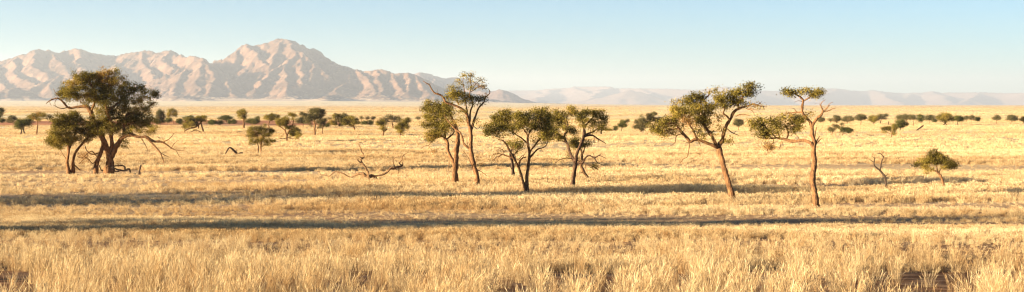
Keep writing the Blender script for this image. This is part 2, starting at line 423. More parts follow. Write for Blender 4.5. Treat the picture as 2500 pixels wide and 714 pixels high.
def build_mountains(name, x0, x1, y0, y1, nx, ny, ridges, mat, label, k, p, warp, seed, it, amp, sc=1.0, massif=None):
    xs = np.linspace(x0, x1, nx); ys = np.linspace(y0, y1, ny)
    Y, X = np.meshgrid(ys, xs, indexing='ij')
    H, CR = ridge_field(X, Y, ridges, k, p, warp, seed)
    if massif:
        M, MC = ridge_field(X, Y, massif, 3.1, 1.55, warp*1.6, seed+5)
        H = np.maximum(H, 0.92*M)
        AP, _ = ridge_field(X, Y, massif, 6.0, 3.6, warp*1.6, seed+2)
        H = np.maximum(H, 0.55*AP)
    H0 = H.copy()
    keep = np.clip(CR/(160*sc), 0.12, 1)
    H = H+amp*keep*np.clip(H/(250*sc), 0, 1)*(ridged(X/(420*sc)+seed, Y/(420*sc), 5, 0.55)-0.62)
    if it: H = erode(H, xs[1]-xs[0], ys[1]-ys[0], it)
    crest = np.exp(-(CR/(70*sc))**2)
    H = H+(np.maximum(H, H0-3)-H)*crest
    H = H+amp*0.50*keep*(ridged(X/(150*sc)+3, Y/(150*sc), 5, 0.62)-0.6)*np.clip(H/(120*sc), 0, 1)+amp*0.10*fbm(X/(40*sc), Y/(40*sc), 3, .7)*np.clip(H/(80*sc), 0, 1)
    Z = gz(X, Y)*np.exp(-H/60)+H-2.5*np.exp(-H/15)
    V = np.stack([X, Y, Z], -1).reshape(-1, 3)
    i = np.arange(ny-1)[:, None]*nx; j = np.arange(nx-1)[None, :]
    Q = np.stack([i+j, i+j+1, i+nx+j+1, i+nx+j], -1).reshape(-1, 4)
    o = mesh_obj(name, V, Q, [mat], None, None, None, False)
    tag(o, label, 'mountains', kind='structure')
build_mountains('mountains', -7000, 900, 9900, 16200, 720, 400, RIDGES+FOOT, ROCK, 'pink rocky mountain range with one high peak beyond the plain on the left', 1.9, 1.25, 90, 0, 3, 150, 1.0, [r for r in RIDGES if len(r) > 8])
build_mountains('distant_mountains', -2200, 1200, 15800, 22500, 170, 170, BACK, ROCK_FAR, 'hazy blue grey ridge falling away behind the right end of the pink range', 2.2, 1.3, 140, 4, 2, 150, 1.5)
_sk = [(900, 236), (1100, 224), (1170, 218), (1195, 221), (1225, 221), (1260, 220), (1300, 220), (1320, 217.5), (1360, 215), (1394, 213.5), (1400, 210), (1430, 211), (1488, 210.5), (1500, 215), (1560, 215.5), (1640, 216), (1700, 219), (1740, 215), (1770, 210.5), (1800, 216), (1840, 221), (1900, 222), (1960, 219), (2000, 217), (2045, 215.5), (2100, 222), (2140, 219.5), (2180, 226), (2230, 226), (2262, 225), (2275, 221.5), (2290, 226), (2400, 225), (2460, 227), (2560, 226), (2700, 230), (2900, 228), (3200, 236)]
FARY = 34000
FAR = [[(a, b, FARY+1400*math.sin(a/160.0)) for a, b in _sk]]
for i, (a, b) in enumerate(_sk[2:-2:2]):
    yy = FARY+1400*math.sin(a/160.0); dx = 26*(-1)**i
    FAR.append([(a, b+1, yy), (a+dx, b+12, yy-1500), (a+dx*1.6, b+24, yy-3000), (a+dx*2.4, b+34, yy-4200)])
FAR.append([(1440, 246, 29500), (1500, 232, 29500), (1545, 218, 29500), (1590, 232, 29300), (1640, 247, 29000)])
FAR.append([(1180, 236, 28000), (1210, 219, 28000), (1232, 232, 28000), (1260, 246, 27500)])
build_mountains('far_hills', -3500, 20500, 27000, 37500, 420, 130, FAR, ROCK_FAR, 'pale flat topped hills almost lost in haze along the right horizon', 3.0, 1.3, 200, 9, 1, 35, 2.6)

# ------------------------------------------------------------------ trees
def smooth_line(pts, step):
    """Catmull-Rom through rows of (x,y,z,r), about one point per step metres"""
    P = np.array(pts, float)
    if len(P) < 3:
        n = max(2, int(np.linalg.norm(P[-1, :3]-P[0, :3])/step)+1)
        t = np.linspace(0, 1, n)[:, None]
        return P[0]*(1-t)+P[-1]*t
    Q = np.concatenate([[2*P[0]-P[1]], P, [2*P[-1]-P[-2]]])
    out = []
    for i in range(1, len(Q)-2):
        n = max(2, int(np.linalg.norm(Q[i+1, :3]-Q[i, :3])/step)+1)
        t = np.linspace(0, 1, n, endpoint=False)[:, None]
        a, b, c, d = Q[i-1], Q[i], Q[i+1], Q[i+2]
        out.append(0.5*((2*b)+(c-a)*t+(2*a-5*b+4*c-d)*t**2+(3*b-a-3*c+d)*t**3))
    out.append(P[-1:]); R = np.concatenate(out)
    R[:, 3] = np.maximum(R[:, 3], 0.004)
    return R

def foliage(gt, gl, nodes, nrad, clumps, rng, tips_m2, per_tip, lsize, twig_r=0.014, leaf_mi=0, twig_mi=0, droop=0.0):
    """clumps: rows (x,y,z, rx,ry,rz, density, leafiness, tint shift); grows twigs from nodes, leaf sprigs round each twig end"""
    tips, meta = [], []
    for (x, y, z, rx, ry, rz, den, lf, ts) in clumps:
        n = max(3, int(tips_m2*den*math.pi*rx*rz))
        d = rng.normal(size=(n, 3)); d /= np.linalg.norm(d, axis=1)[:, None]
        r = rng.random(n)**(1/2.2)
        # uneven outline: lumpy radius
        lump = 0.72+0.56*rng.random(n)
        p = np.array([x, y, z])+d*(r*lump)[:, None]*np.array([rx, ry, rz])
        p[:, 2] += 0.12*rz*rng.normal(size=n)
        tips.append(p); meta.append(np.stack([np.full(n, lf), np.full(n, ts+0.17*rng.normal()), np.zeros(n)], 1))
        nc = len(p)
    tips = np.concatenate(tips); meta = np.concatenate(meta)
    nodes = np.array(nodes, float); nrad = np.array(nrad, float)
    cap = len(nodes)+len(tips)*3
    NB = np.zeros((cap, 3)); NB[:len(nodes)] = nodes; NR = np.zeros(cap); NR[:len(nodes)] = nrad; nn = len(nodes)
    d0 = np.array([np.min(((nodes-t)**2).sum(1)) for t in tips])
    P, R, TD = [], [], np.zeros((len(tips), 3))
    for i in np.argsort(d0):
        t = tips[i]
        dd = ((NB[:nn]-t)**2).sum(1)
        # prefer nodes below the tip
        dd = dd*(1+0.8*(NB[:nn, 2] > t[2]+0.1))
        j = int(np.argmin(dd)); a = NB[j]
        v = t-a; l = np.linalg.norm(v)+1e-6
        w = rng.normal(size=3)*0.13*l
        m1 = a+v*0.36+w+np.array([0, 0, -0.05*l]); m2 = a+v*0.7+w*0.7
        P.append([a, m1, m2, t]); r0 = min(NR[j], twig_r*(0.8+min(l, 2.0)))
        R.append([r0, r0*0.75, r0*0.55, 0.004])
        NB[nn] = m1; NR[nn] = r0*0.75; NB[nn+1] = m2; NR[nn+1] = r0*0.55; nn += 2
        TD[i] = t-m2
    twigs(gt, np.array(P), np.array(R), twig_mi)
    k = (per_tip*meta[:, 0]*(0.6+0.8*rng.random(len(tips)))).astype(int)
    idx = np.repeat(np.arange(len(tips)), k)
    if len(idx):
        n = len(idx)
        tdir = TD[idx]/(np.linalg.norm(TD[idx], axis=1)[:, None]+1e-6)
        spread = lsize*1.7
        C = tips[idx]+rng.normal(size=(n, 3))*np.array([spread, spread, spread*0.7])-tdir*rng.random(n)[:, None]*spread*1.3
        D = tdir*0.7+rng.normal(size=(n, 3))*0.75+np.array([0, 0, 0.45-droop])
        Ls = lsize*(0.6+0.8*rng.random(n)); Ws = Ls*(0.34+0.25*rng.random(n))
        tint = np.clip(meta[idx, 1]+rng.normal(size=n)*0.12, 0, 1)
        leaves(gl, C, D, Ls, Ws, tint, rng, leaf_mi)

def traced_tree(name, label, cat, org, sc, base, limbs, clumps, seed, group=None, tips=16, per=15, lsize=0.16, leafm=None, bark=None, depth=1.0, twig_parts=6.0, basey=None, grow=1.1, thick=1.0, stubs=True):
    """limbs: lists of (u,v,r) in crop pixels; a limb not starting the tree joins the nearest earlier limb.
    clumps: (u,v,ru,rv[,density[,leafiness[,tint]]])"""
    rng = np.random.default_rng(seed)
    px, py = org[0]+base[0]/sc, org[1]+base[1]/sc
    sh = 9.0 if py > 400 else 4.0
    Y0 = ground_hit(px, (basey if basey else py)+sh); X0 = (px-CX)/F*Y0
    s = Y0/F/sc; zo = sh*Y0/F
    if lsize is None: lsize = max(0.13, Y0/1394*0.78); tips = min(18, 0.55/lsize**2)
    z0 = float(gz(X0, Y0))
    root = empty(name, (X0, Y0, z0-0.05)); tag(root, label, cat, group)
    th = math.atan2(X0, Y0); root.rotation_euler.z = -th; s *= math.cos(th); zs = 1/math.cos(th)
    nodes, rad = [], []
    parts = []      # list of [Geo, is_trunk]
    owner = []
    for li, ln in enumerate(limbs):
        free = isinstance(ln, tuple)
        if free: ln = ln[0]
        pts = [[(u-base[0])*s, 0.0, -(v-base[1])*s*zs+zo, r*s*thick] for u, v, r in ln]
        y0 = 0.0; own = None
        if li and not free and nodes:
            A = np.array(nodes); d = (A[:, 0]-pts[0][0])**2+(A[:, 2]-pts[0][2])**2
            j = int(np.argmin(d)); y0 = A[j, 1]; own = owner[j]
        elif free: y0 = rng.normal()*0.3
        L = math.hypot(pts[-1][0]-pts[0][0], pts[-1][2]-pts[0][2])
        drift = 0 if (li == 0 or free) else rng.choice([-1, 1])*rng.uniform(0.25, 0.6)*L*depth
        if li == 0: drift = rng.normal()*0.1*L*depth
        cum = 0
        for k, p in enumerate(pts):
            if k: cum += math.hypot(p[0]-pts[k-1][0], p[2]-pts[k-1][2])
            t = cum/max(L, 1e-3); p[1] = y0+drift*t+0.05*L*depth*math.sin(t*5+seed)*(0 if k == 0 else 1)
        if (li == 0 or free) and abs(pts[0][2]-zo) < 0.6: pts.insert(0, [pts[0][0], 0.0, -0.12, pts[0][3]*1.12])
        line = smooth_line(pts, 0.12)
        n = len(line)
        wob = np.cumsum(rng.normal(size=(n, 3))*0.012, 0); wob *= np.linspace(0, 1, n)[:, None]
        line[:, :3] += wob*np.minimum(1, line[:, 3:4]*14)
        small = ln[0][2] < twig_parts
        if li == 0: tgt = 0; parts.append([Geo(), True])
        elif small and own is not None: tgt = own
        else: tgt = len(parts); parts.append([Geo(), free and False])
        r = line[:, 3]
        tube(parts[tgt][0], line[:, :3], r*(1+0.08*np.sin(np.arange(n)*0.9+seed)), 10 if ln[0][2] >= twig_parts else 6, 0, 0.16 if ln[0][2] >= twig_parts else 0.05, seed+li)
        if ln[0][2] >= 8 and stubs:
            for _ in range(int(rng.integers(2, 5))):
                k = int(rng.integers(n//4, n-2)); a = line[k, :3]; d = rng.normal(size=3)+np.array([0, 0, .5]); d /= np.linalg.norm(d); l = rng.uniform(.25, .8); e = a+d*l; m = a+d*l*.5+rng.normal(size=3)*.06
                st = smooth_line([[*a, r[k]*.35], [*m, r[k]*.22], [*e, .008]], .1); tube(parts[tgt][0], st[:, :3], st[:, 3], 5, 0, .1, seed)
        for q in line[::2]: nodes.append(q[:3].tolist()); rad.append(q[3]); owner.append(tgt)
    bk = bark or BARK
    for i, (g, _) in enumerate(parts):
        g.build('trunk' if i == 0 else 'branch', [bk], root, True)
    if clumps:
        cl = []
        A = np.array(nodes)
        for c in clumps:
            u, v, ru, rv = c[:4]; den = c[4] if len(c) > 4 else 1.0; lf = c[5] if len(c) > 5 else 1.0; ts = c[6] if len(c) > 6 else 0.42
            x = (u-base[0])*s; z = -(v-base[1])*s*zs+zo; rx = ru*s*grow; rz = rv*s*grow
            j = int(np.argmin((A[:, 0]-x)**2+(A[:, 2]-z)**2))
            y = A[j, 1]*0.8+rng.normal()*0.55*rx*depth
            cl.append((x, y, z, rx, max(rx, rz)*0.95, rz, den, lf, ts))
        gt = Geo(); gl = Geo()
        g = Geo()
        foliage(g, g, A, rad, cl, rng, tips*0.75, per*5.6, lsize*0.80, 0.014, 1, 0)
        g.build('crown', [bk, leafm or LEAF], root)
    return root

# --- big twin crowned tree on the left
OA, SA = (100, 160), 2.694
traced_tree('acacia_tree', 'huge old acacia with gnarled orange trunk and wide ragged crown on the left', 'tree', OA, SA, (447, 690), [
 [(447, 692, 34), (453, 650, 27), (450, 595, 24), (432, 545, 19), (412, 495, 17), (388, 440, 15), (360, 380, 14), (345, 350, 14), (325, 295, 14), (300, 264, 12), (240, 263, 9), (190, 270, 7), (160, 238, 6), (120, 205, 5), (75, 216, 4), (36, 247, 2)],
 [(462, 600, 20), (488, 545, 18), (512, 505, 17), (545, 466, 14), (590, 456, 12), (640, 470, 10), (690, 470, 9), (740, 500, 8), (790, 505, 6), (850, 545, 4), (890, 558, 3), (936, 556, 1.5)],
 [(450, 590, 17), (466, 520, 14), (460, 460, 12), (470, 400, 10), (432, 300, 9), (420, 200, 6), (392, 110, 4), (402, 70, 2)],
 [(545, 466, 10), (548, 400, 9), (562, 330, 8), (600, 312, 7), (660, 322, 5), (720, 260, 4), (762, 235, 2)],
 [(432, 300, 7), (500, 250, 6), (560, 200, 5), (640, 150, 3)],
 [(330, 300, 8), (355, 230, 7), (345, 150, 5), (300, 90, 3)],
 [(388, 440, 8), (430, 360, 7), (520, 340, 6), (590, 360, 4)],
 ([(362, 655, 16), (375, 610, 14), (392, 570, 12), (402, 520, 10), (395, 470, 7), (350, 420, 4)],),
 [(690, 470, 7), (742, 522, 6), (778, 568, 5), (796, 612, 3), (806, 656, 1.5)],
 [(778, 568, 3), (812, 585, 2.5), (840, 598, 1.5)],
 [(790, 505, 4), (838, 480, 3), (872, 440, 1.5)], [(850, 545, 3), (878, 505, 2), (900, 490, 1.2)], [(888, 558, 2.5), (905, 590, 1.8), (922, 602, 1.2)],
 [(190, 270, 4), (135, 282, 3), (85, 262, 1.8)], [(140, 212, 3.5), (105, 185, 2.5), (83, 150, 1.5)], [(75, 216, 3), (60, 240, 2), (70, 265, 1.2)], [(110, 208, 3), (95, 240, 2), (100, 265, 1.2)],
 [(402, 560, 4.5), (345, 585, 4), (300, 560, 3.5), (288, 522, 2)], [(380, 600, 4.5), (340, 640, 3.5), (300, 600, 3), (250, 640, 2)], [(370, 600, 4), (330, 560, 3.5), (270, 600, 2.5), (235, 590, 1.5)],
 [(447, 670, 5), (505, 658, 4.5), (548, 662, 4), (552, 684, 3)], [(440, 680, 5), (400, 690, 4), (380, 655, 3), (350, 680, 2)],
 [(660, 478, 4), (690, 530, 2.5), (700, 560, 1.2)],
], [(170, 165, 55, 48), (215, 115, 55, 48), (265, 70, 48, 34), (300, 90, 48, 40), (215, 175, 60, 48), (150, 190, 35, 25), (285, 155, 60, 50), (365, 100, 58, 50), (428, 62, 52, 38), (488, 45, 46, 30, .8, .8, .6), (535, 74, 44, 20, .7, .6, .6), (380, 170, 60, 50), (460, 155, 55, 50, .8), (420, 230, 60, 50), (345, 225, 50, 38), (270, 215, 50, 25, .7, .6, .7), (515, 205, 60, 50, .8), (600, 150, 55, 34, 1, 1, .25), (648, 136, 36, 22, 1, 1, .25), (560, 260, 60, 48, 1, 1, .3), (640, 222, 50, 42), (720, 182, 42, 40, 1, 1, .25), (756, 188, 26, 18, 1, 1, .3), (620, 300, 60, 42), (695, 290, 48, 30, .9, .9), (735, 240, 32, 14), (480, 300, 62, 50, 1, 1, .3), (400, 300, 50, 45, 1, 1, .3), (430, 370, 60, 55, 1, 1, .35), (540, 360, 60, 50, .9, .8, .6), (620, 390, 65, 38), (690, 385, 52, 34), (735, 412, 34, 24, .8), (480, 430, 52, 40, .9, .8, .5), (555, 520, 24, 28), (390, 430, 45, 40), (640, 430, 55, 18, .6, .5, .7), (720, 440, 40, 18, .5, .5, .7), (800, 480, 35, 22, .35, .3, .8), (330, 180, 45, 40), (480, 100, 50, 35, .8, .8, .6), (300, 590, 55, 40, 1.2, .22, .9), (400, 620, 40, 40, .8, .12, .9), (510, 640, 45, 30, .8, .15, .9), (400, 60, 45, 30, .9, .9, .55), (410, 125, 50, 40), (440, 190, 50, 40, 1, 1, .3), (345, 70, 40, 28, .9), (470, 95, 45, 32, .9, .9, .5), (590, 340, 55, 38), (660, 345, 50, 34), (725, 360, 40, 26), (585, 430, 45, 26, .8, .8, .6), (500, 395, 50, 36), (330, 380, 40, 36, .9), (560, 120, 40, 26, .8, .9, .4), (540, 170, 50, 40, .9)],
 21, tips=15, per=15, lsize=0.15, grow=1.2)

traced_tree('acacia_tree', 'small leafy acacia on two thin dark stems beside the huge old acacia', 'tree', OA, SA, (192, 693), [
 [(182, 693, 12), (173, 630, 10), (182, 570, 9), (180, 510, 8), (165, 440, 5), (150, 380, 3)],
 ([(210, 693, 14), (209, 630, 11), (222, 575, 9), (255, 530, 8), (290, 492, 6), (330, 455, 4), (350, 420, 2)],),
 [(182, 560, 6), (215, 470, 6), (230, 400, 4), (240, 350, 2)],
 [(214, 645, 4), (235, 668, 4), (258, 688, 3)], [(165, 610, 3), (140, 575, 2.5), (120, 540, 1.5)],
 [(180, 510, 4), (130, 470, 3), (90, 440, 2)],
], [(150, 340, 55, 42), (208, 332, 58, 38), (258, 362, 36, 28), (112, 388, 55, 45), (88, 450, 55, 42), (160, 418, 60, 50), (222, 400, 52, 44), (70, 478, 42, 32), (130, 492, 48, 28), (272, 428, 48, 38), (312, 452, 46, 38), (350, 425, 40, 40), (198, 470, 48, 30), (332, 400, 48, 46), (375, 390, 40, 40), (370, 440, 35, 30), (110, 520, 46, 26, .9), (160, 505, 46, 28, .9), (245, 490, 40, 28, .9), (62, 505, 32, 26, .8), (290, 490, 36, 26, .8)],
 22, tips=18, per=17, lsize=0.15)

# --- middle group
OB, SB = (1020, 170), 4.76
traced_tree('acacia_tree', 'acacia with thick forked trunk and dense bushy crown, left of the tall thin topped tree', 'tree', OB, SB, (437, 1318), [
 [(437, 1320, 42), (432, 1260, 36), (430, 1200, 34), (436, 1110, 32), (448, 1000, 29), (452, 920, 27), (465, 870, 25), (468, 790, 25), (464, 740, 22), (440, 640, 16), (405, 560, 12), (380, 490, 7), (370, 430, 3)],
 [(428, 1110, 24), (405, 1050, 21), (380, 1010, 20), (352, 940, 18), (345, 860, 17), (320, 810, 15), (290, 780, 11), (220, 798, 7), (165, 835, 5), (120, 888, 4), (65, 900, 3), (34, 926, 1.5)],
 [(320, 810, 12), (312, 700, 11), (290, 600, 9), (262, 500, 6), (205, 430, 3)],
 [(312, 700, 9), (220, 650, 7), (150, 580, 5), (110, 500, 3)],
 [(325, 815, 10), (380, 770, 9), (420, 720, 7), (400, 650, 5)],
 [(372, 1060, 4), (352, 1155, 3), (378, 1182, 2.5), (392, 1192, 1.5)], [(360, 930, 3), (320, 900, 2), (285, 860, 1.2)], [(440, 850, 4), (405, 830, 4), (380, 810, 2)],
], [(130, 385, 68, 55), (88, 440, 45, 45), (180, 460, 70, 60), (250, 412, 66, 58), (318, 402, 60, 52), (120, 560, 60, 60), (200, 560, 78, 68), (290, 520, 80, 70, 1, 1, .3), (365, 480, 66, 62, 1, 1, .35), (105, 645, 48, 48), (190, 680, 78, 60), (280, 650, 80, 66, 1, 1, .5), (360, 625, 70, 60, .8, .8, .6), (132, 740, 58, 55), (220, 755, 68, 45), (128, 805, 36, 34), (300, 715, 58, 48, .8, .8, .6), (420, 660, 58, 50, .7, .7, .7), (178, 945, 22, 22, .6, .6, .6)],
 23, tips=19, per=16, lsize=0.15)

traced_tree('acacia_tree', 'tall slender acacia with sparse spiky top and one bare branch reaching out to the left', 'tree', OB, SB, (685, 1345), [
 [(686, 1346, 36), (690, 1290, 30), (688, 1220, 27), (664, 1150, 27), (640, 1050, 26), (622, 930, 23), (628, 800, 21), (622, 700, 20), (600, 600, 18), (575, 500, 17), (520, 440, 14), (440, 394, 12), (345, 365, 11), (322, 320, 10), (290, 284, 9), (235, 263, 9), (205, 240, 8), (170, 190, 7), (150, 160, 6), (100, 135, 4.5), (66, 116, 3)],
 [(628, 690, 15), (650, 600, 12), (678, 520, 11), (700, 455, 10), (742, 408, 9), (768, 372, 8), (780, 330, 7), (828, 284, 6), (836, 250, 5), (812, 208, 2.5)],
 [(600, 600, 13), (612, 480, 10), (640, 395, 8), (602, 300, 7), (622, 200, 6), (610, 120, 4), (628, 35, 2)],
 [(575, 500, 10), (558, 400, 7), (540, 250, 5), (522, 120, 3.5), (532, 40, 1.5)],
 [(600, 916, 13), (540, 868, 12), (515, 790, 11), (490, 735, 11), (440, 700, 9), (385, 640, 7), (335, 580, 5), (300, 520, 3)],
 [(475, 405, 8), (452, 340, 7), (450, 285, 5), (468, 258, 3)],
 [(620, 250, 4.5), (682, 210, 4), (740, 182, 3), (782, 186, 1.5)], [(635, 205, 4), (700, 130, 3), (762, 100, 1.5)],
 [(150, 163, 3.5), (115, 158, 2.5), (82, 166, 1.5)], [(235, 265, 4), (205, 275, 3), (178, 286, 1.5)], [(220, 250, 3), (228, 228, 2)],
 [(770, 378, 4), (800, 362, 3), (832, 344, 1.5)], [(812, 296, 4), (802, 275, 3), (784, 256, 1.5)], [(765, 395, 4), (790, 402, 3)],
 [(692, 1165, 6), (742, 1182, 5), (800, 1228, 3)], [(640, 1155, 5), (602, 1050, 4), (552, 972, 3), (500, 900, 1.5)], [(645, 650, 5), (690, 690, 4), (722, 668, 2)],
 [(670, 1100, 4), (700, 1000, 3), (740, 950, 1.5)], [(690, 1100, 4), (730, 1085, 3), (780, 1095, 1.5)], [(585, 885, 4.5), (570, 840, 4), (575, 790, 2)],
], [(400, 272, 58, 48), (348, 292, 56, 40), (460, 232, 58, 46), (520, 290, 70, 55), (450, 335, 68, 45), (600, 330, 58, 50, .9), (692, 322, 58, 38, 1, 1, .25), (722, 370, 36, 44, 1, 1, .25), (640, 390, 48, 40, .7), (545, 380, 58, 45, .8), (385, 190, 32, 20, .8), (520, 60, 40, 24, .6, .7), (622, 45, 28, 38, .7, .8, .6), (560, 140, 48, 40, .6, .7, .6), (660, 110, 48, 38, .6, .7, .6), (742, 108, 34, 22, .6, .7, .6), (700, 190, 48, 36, .6, .7, .6), (622, 220, 48, 38, .6, .7, .6), (482, 130, 36, 26, .7, .8, .6), (742, 186, 28, 12, .7, .8), (480, 500, 78, 60, .6, .6, .7), (520, 580, 58, 50, .5, .5, .7), (440, 600, 58, 48, .6, .6, .7), (690, 608, 40, 18, .5, .7), (720, 965, 60, 40, .35, .22, .85), (725, 1090, 50, 26, .45, .4, .85), (780, 310, 30, 20, .3, .3, .8)],
 24, tips=17, per=14, lsize=0.14)

OD, SD = (1170, 255), 3.32
traced_tree('acacia_tree', 'umbrella crowned acacia with two smooth trunks rising from one foot in the middle', 'tree', OD, SD, (386, 692), [
 [(388, 694, 22), (385, 630, 17), (390, 545, 15), (400, 462, 14), (402, 400, 13), (395, 350, 12), (390, 308, 10), (384, 250, 8), (352, 200, 7), (337, 160, 6), (352, 98, 3)],
 ([(372, 690, 15), (345, 592, 12), (320, 520, 12), (295, 470, 11), (270, 420, 10), (240, 368, 9), (215, 322, 8), (190, 292, 6), (158, 284, 4)],),
 [(402, 402, 10), (425, 360, 9), (455, 322, 8), (480, 290, 7), (520, 242, 5), (542, 198, 3)],
 [(410, 428, 9), (450, 386, 8), (480, 360, 7), (520, 350, 5), (545, 328, 4), (560, 288, 2.5)],
 [(390, 312, 7), (342, 270, 6), (292, 240, 4), (240, 198, 2.5)],
 [(392, 270, 7), (412, 210, 6), (450, 178, 4), (500, 118, 2.5)],
 [(320, 495, 8), (332, 452, 8), (355, 430, 7), (384, 424, 6)],
 [(275, 430, 8), (232, 418, 7), (190, 404, 6), (140, 400, 4), (98, 412, 1.5)],
 [(190, 404, 4), (135, 430, 3), (92, 470, 1.5)], [(215, 385, 4), (160, 355, 3), (115, 350, 1.5)], [(180, 402, 4), (150, 440, 2.5), (150, 485, 1.2)],
 [(295, 450, 5), (290, 400, 5), (312, 368, 4), (332, 338, 2)], [(282, 430, 5), (272, 370, 4.5), (282, 328, 2.5)],
 [(320, 440, 4), (345, 415, 3), (368, 400, 1.5)],
], [(100, 190, 58, 55), (62, 212, 34, 36), (130, 122, 54, 45), (190, 80, 58, 40), (170, 160, 60, 56), (240, 108, 60, 50), (240, 178, 60, 48), (310, 90, 58, 45), (310, 160, 60, 48, 1, 1, .35), (388, 82, 58, 48), (400, 140, 60, 48, 1, 1, .25), (460, 58, 56, 38), (480, 110, 60, 46), (538, 70, 46, 40), (540, 130, 50, 48, 1, 1, .35), (470, 180, 58, 36, .8), (430, 200, 46, 34, .7), (540, 190, 50, 46, 1, 1, .35), (500, 250, 50, 44, .7, .7), (560, 250, 46, 38, 1, 1, .35), (462, 300, 40, 34, .6, .6, .6), (520, 308, 46, 32, .6, .6, .6), (575, 205, 30, 40), (150, 232, 48, 26, .7, .7), (205, 240, 48, 22, .6, .6, .6),
  (130, 400, 48, 36, .5, .12, .9), (160, 358, 48, 36, .5, .15, .9), (110, 440, 38, 28, .5, .12, .9), (205, 360, 38, 28, .5, .2, .9)],
 25, tips=19, per=17, lsize=0.14, thick=0.85)

traced_tree('acacia_tree', 'little dark stemmed tree half hidden behind the two trunked umbrella acacia', 'tree', OD, SD, (275, 592), [
 [(276, 594, 15), (272, 530, 13), (266, 460, 11), (250, 415, 9), (262, 370, 6), (280, 330, 4), (300, 305, 2)],
 [(262, 430, 6), (300, 380, 5), (330, 340, 3)],
], [(268, 312, 52, 28), (328, 320, 40, 34), (300, 350, 38, 20), (240, 320, 30, 20, .7)],
 26, tips=17, per=15, lsize=0.14, bark=BARK_DARK)

OE, SE = (1330, 250), 3.322
traced_tree('acacia_tree', 'dark forked acacia with an open patchy crown and bare crooked branches low on its right', 'tree', OE, SE, (224, 692), [
 [(222, 694, 20), (230, 622, 16), (240, 550, 15), (248, 492, 15), (255, 440, 13), (266, 390, 12), (290, 330, 12), (306, 285, 12), (320, 240, 12), (318, 200, 10), (345, 160, 7), (380, 120, 5), (400, 78, 2.5)],
 [(246, 480, 13), (225, 450, 12), (200, 400, 11), (190, 350, 10), (170, 310, 9), (165, 265, 8), (186, 238, 7), (190, 180, 6), (180, 140, 5), (202, 98, 2.5)],
 [(318, 275, 9), (370, 262, 8), (410, 276, 6), (440, 296, 5), (480, 320, 3), (502, 336, 1.5)],
 [(330, 262, 8), (362, 246, 7), (395, 235, 6), (420, 215, 5), (455, 205, 5), (456, 252, 5)],
 [(262, 492, 9), (308, 482, 8), (330, 440, 7), (360, 424, 6), (400, 440, 5), (440, 425, 4), (492, 446, 2)],
 [(308, 488, 6), (360, 508, 5), (400, 520, 4), (442, 546, 2)], [(400, 440, 5), (422, 480, 4), (460, 500, 3), (492, 516, 1.5)], [(345, 428, 4), (300, 470, 3)], [(402, 440, 3), (390, 400, 1.5)], [(440, 425, 3), (455, 405, 1.5)], [(330, 505, 3), (335, 550, 1.5)],
 [(440, 296, 3), (430, 332, 1.5)], [(400, 280, 3), (405, 328, 1.5)],
 [(174, 325, 6), (130, 310, 5), (95, 316, 2)], [(190, 180, 6), (140, 130, 4), (90, 100, 2)], [(225, 455, 4), (160, 450, 3), (110, 470, 2), (72, 500, 1.2)], [(170, 300, 6), (100, 250, 4), (40, 220, 2)], [(318, 205, 7), (300, 140, 5), (300, 100, 2.5)],
], [(60, 132, 48, 46), (42, 190, 42, 46), (30, 260, 38, 46), (100, 88, 50, 36), (112, 160, 50, 46, 1, 1, .3), (90, 230, 48, 46, 1, 1, .3), (150, 108, 40, 36), (210, 68, 44, 34), (240, 98, 38, 36, 1, 1, .3), (180, 200, 46, 36, .8), (222, 230, 34, 28, .8), (120, 282, 48, 28, .8), (20, 320, 24, 36, .7), (300, 100, 40, 36, 1, 1, .3), (340, 80, 44, 32), (390, 88, 40, 36), (440, 80, 44, 32), (350, 150, 48, 36, .8), (300, 172, 40, 36, .8, .8, .6), (430, 140, 40, 36, .8), (490, 150, 38, 42, 1, 1, .35), (462, 190, 42, 26, 1, 1, .3), (400, 190, 30, 24), (502, 118, 22, 22), (280, 132, 40, 28), (240, 218, 28, 26), (395, 515, 24, 12, .9, .8, .4), (130, 460, 50, 30, .3, .1, .9)],
 27, tips=18, per=16, lsize=0.14, bark=bark_mat('brown_bark', (0.035, 0.022, 0.015), (0.15, 0.08, 0.042)))

traced_tree('acacia_tree', 'low leaning tree with pale orange trunk growing sideways behind the dark forked acacia', 'tree', OE, SE, (340, 612), [
 [(345, 615, 12), (335, 590, 12), (310, 550, 13), (292, 500, 12), (300, 450, 9), (290, 390, 7), (270, 345, 4), (250, 310, 2)],
 [(330, 590, 8), (360, 606, 7), (392, 612, 5), (432, 624, 3)], [(298, 440, 6), (320, 380, 5), (330, 330, 3)], [(290, 480, 5), (240, 450, 4), (190, 410, 2)],
 [(420, 622, 3), (422, 606, 1.5)],
], [(240, 310, 56, 30), (318, 330, 54, 34), (280, 345, 58, 34), (200, 330, 30, 20), (180, 420, 46, 36, .5, .5, .7), (240, 420, 46, 36, .4, .4, .7)],
 28, tips=18, per=16, lsize=0.14, bark=DEADWOOD)

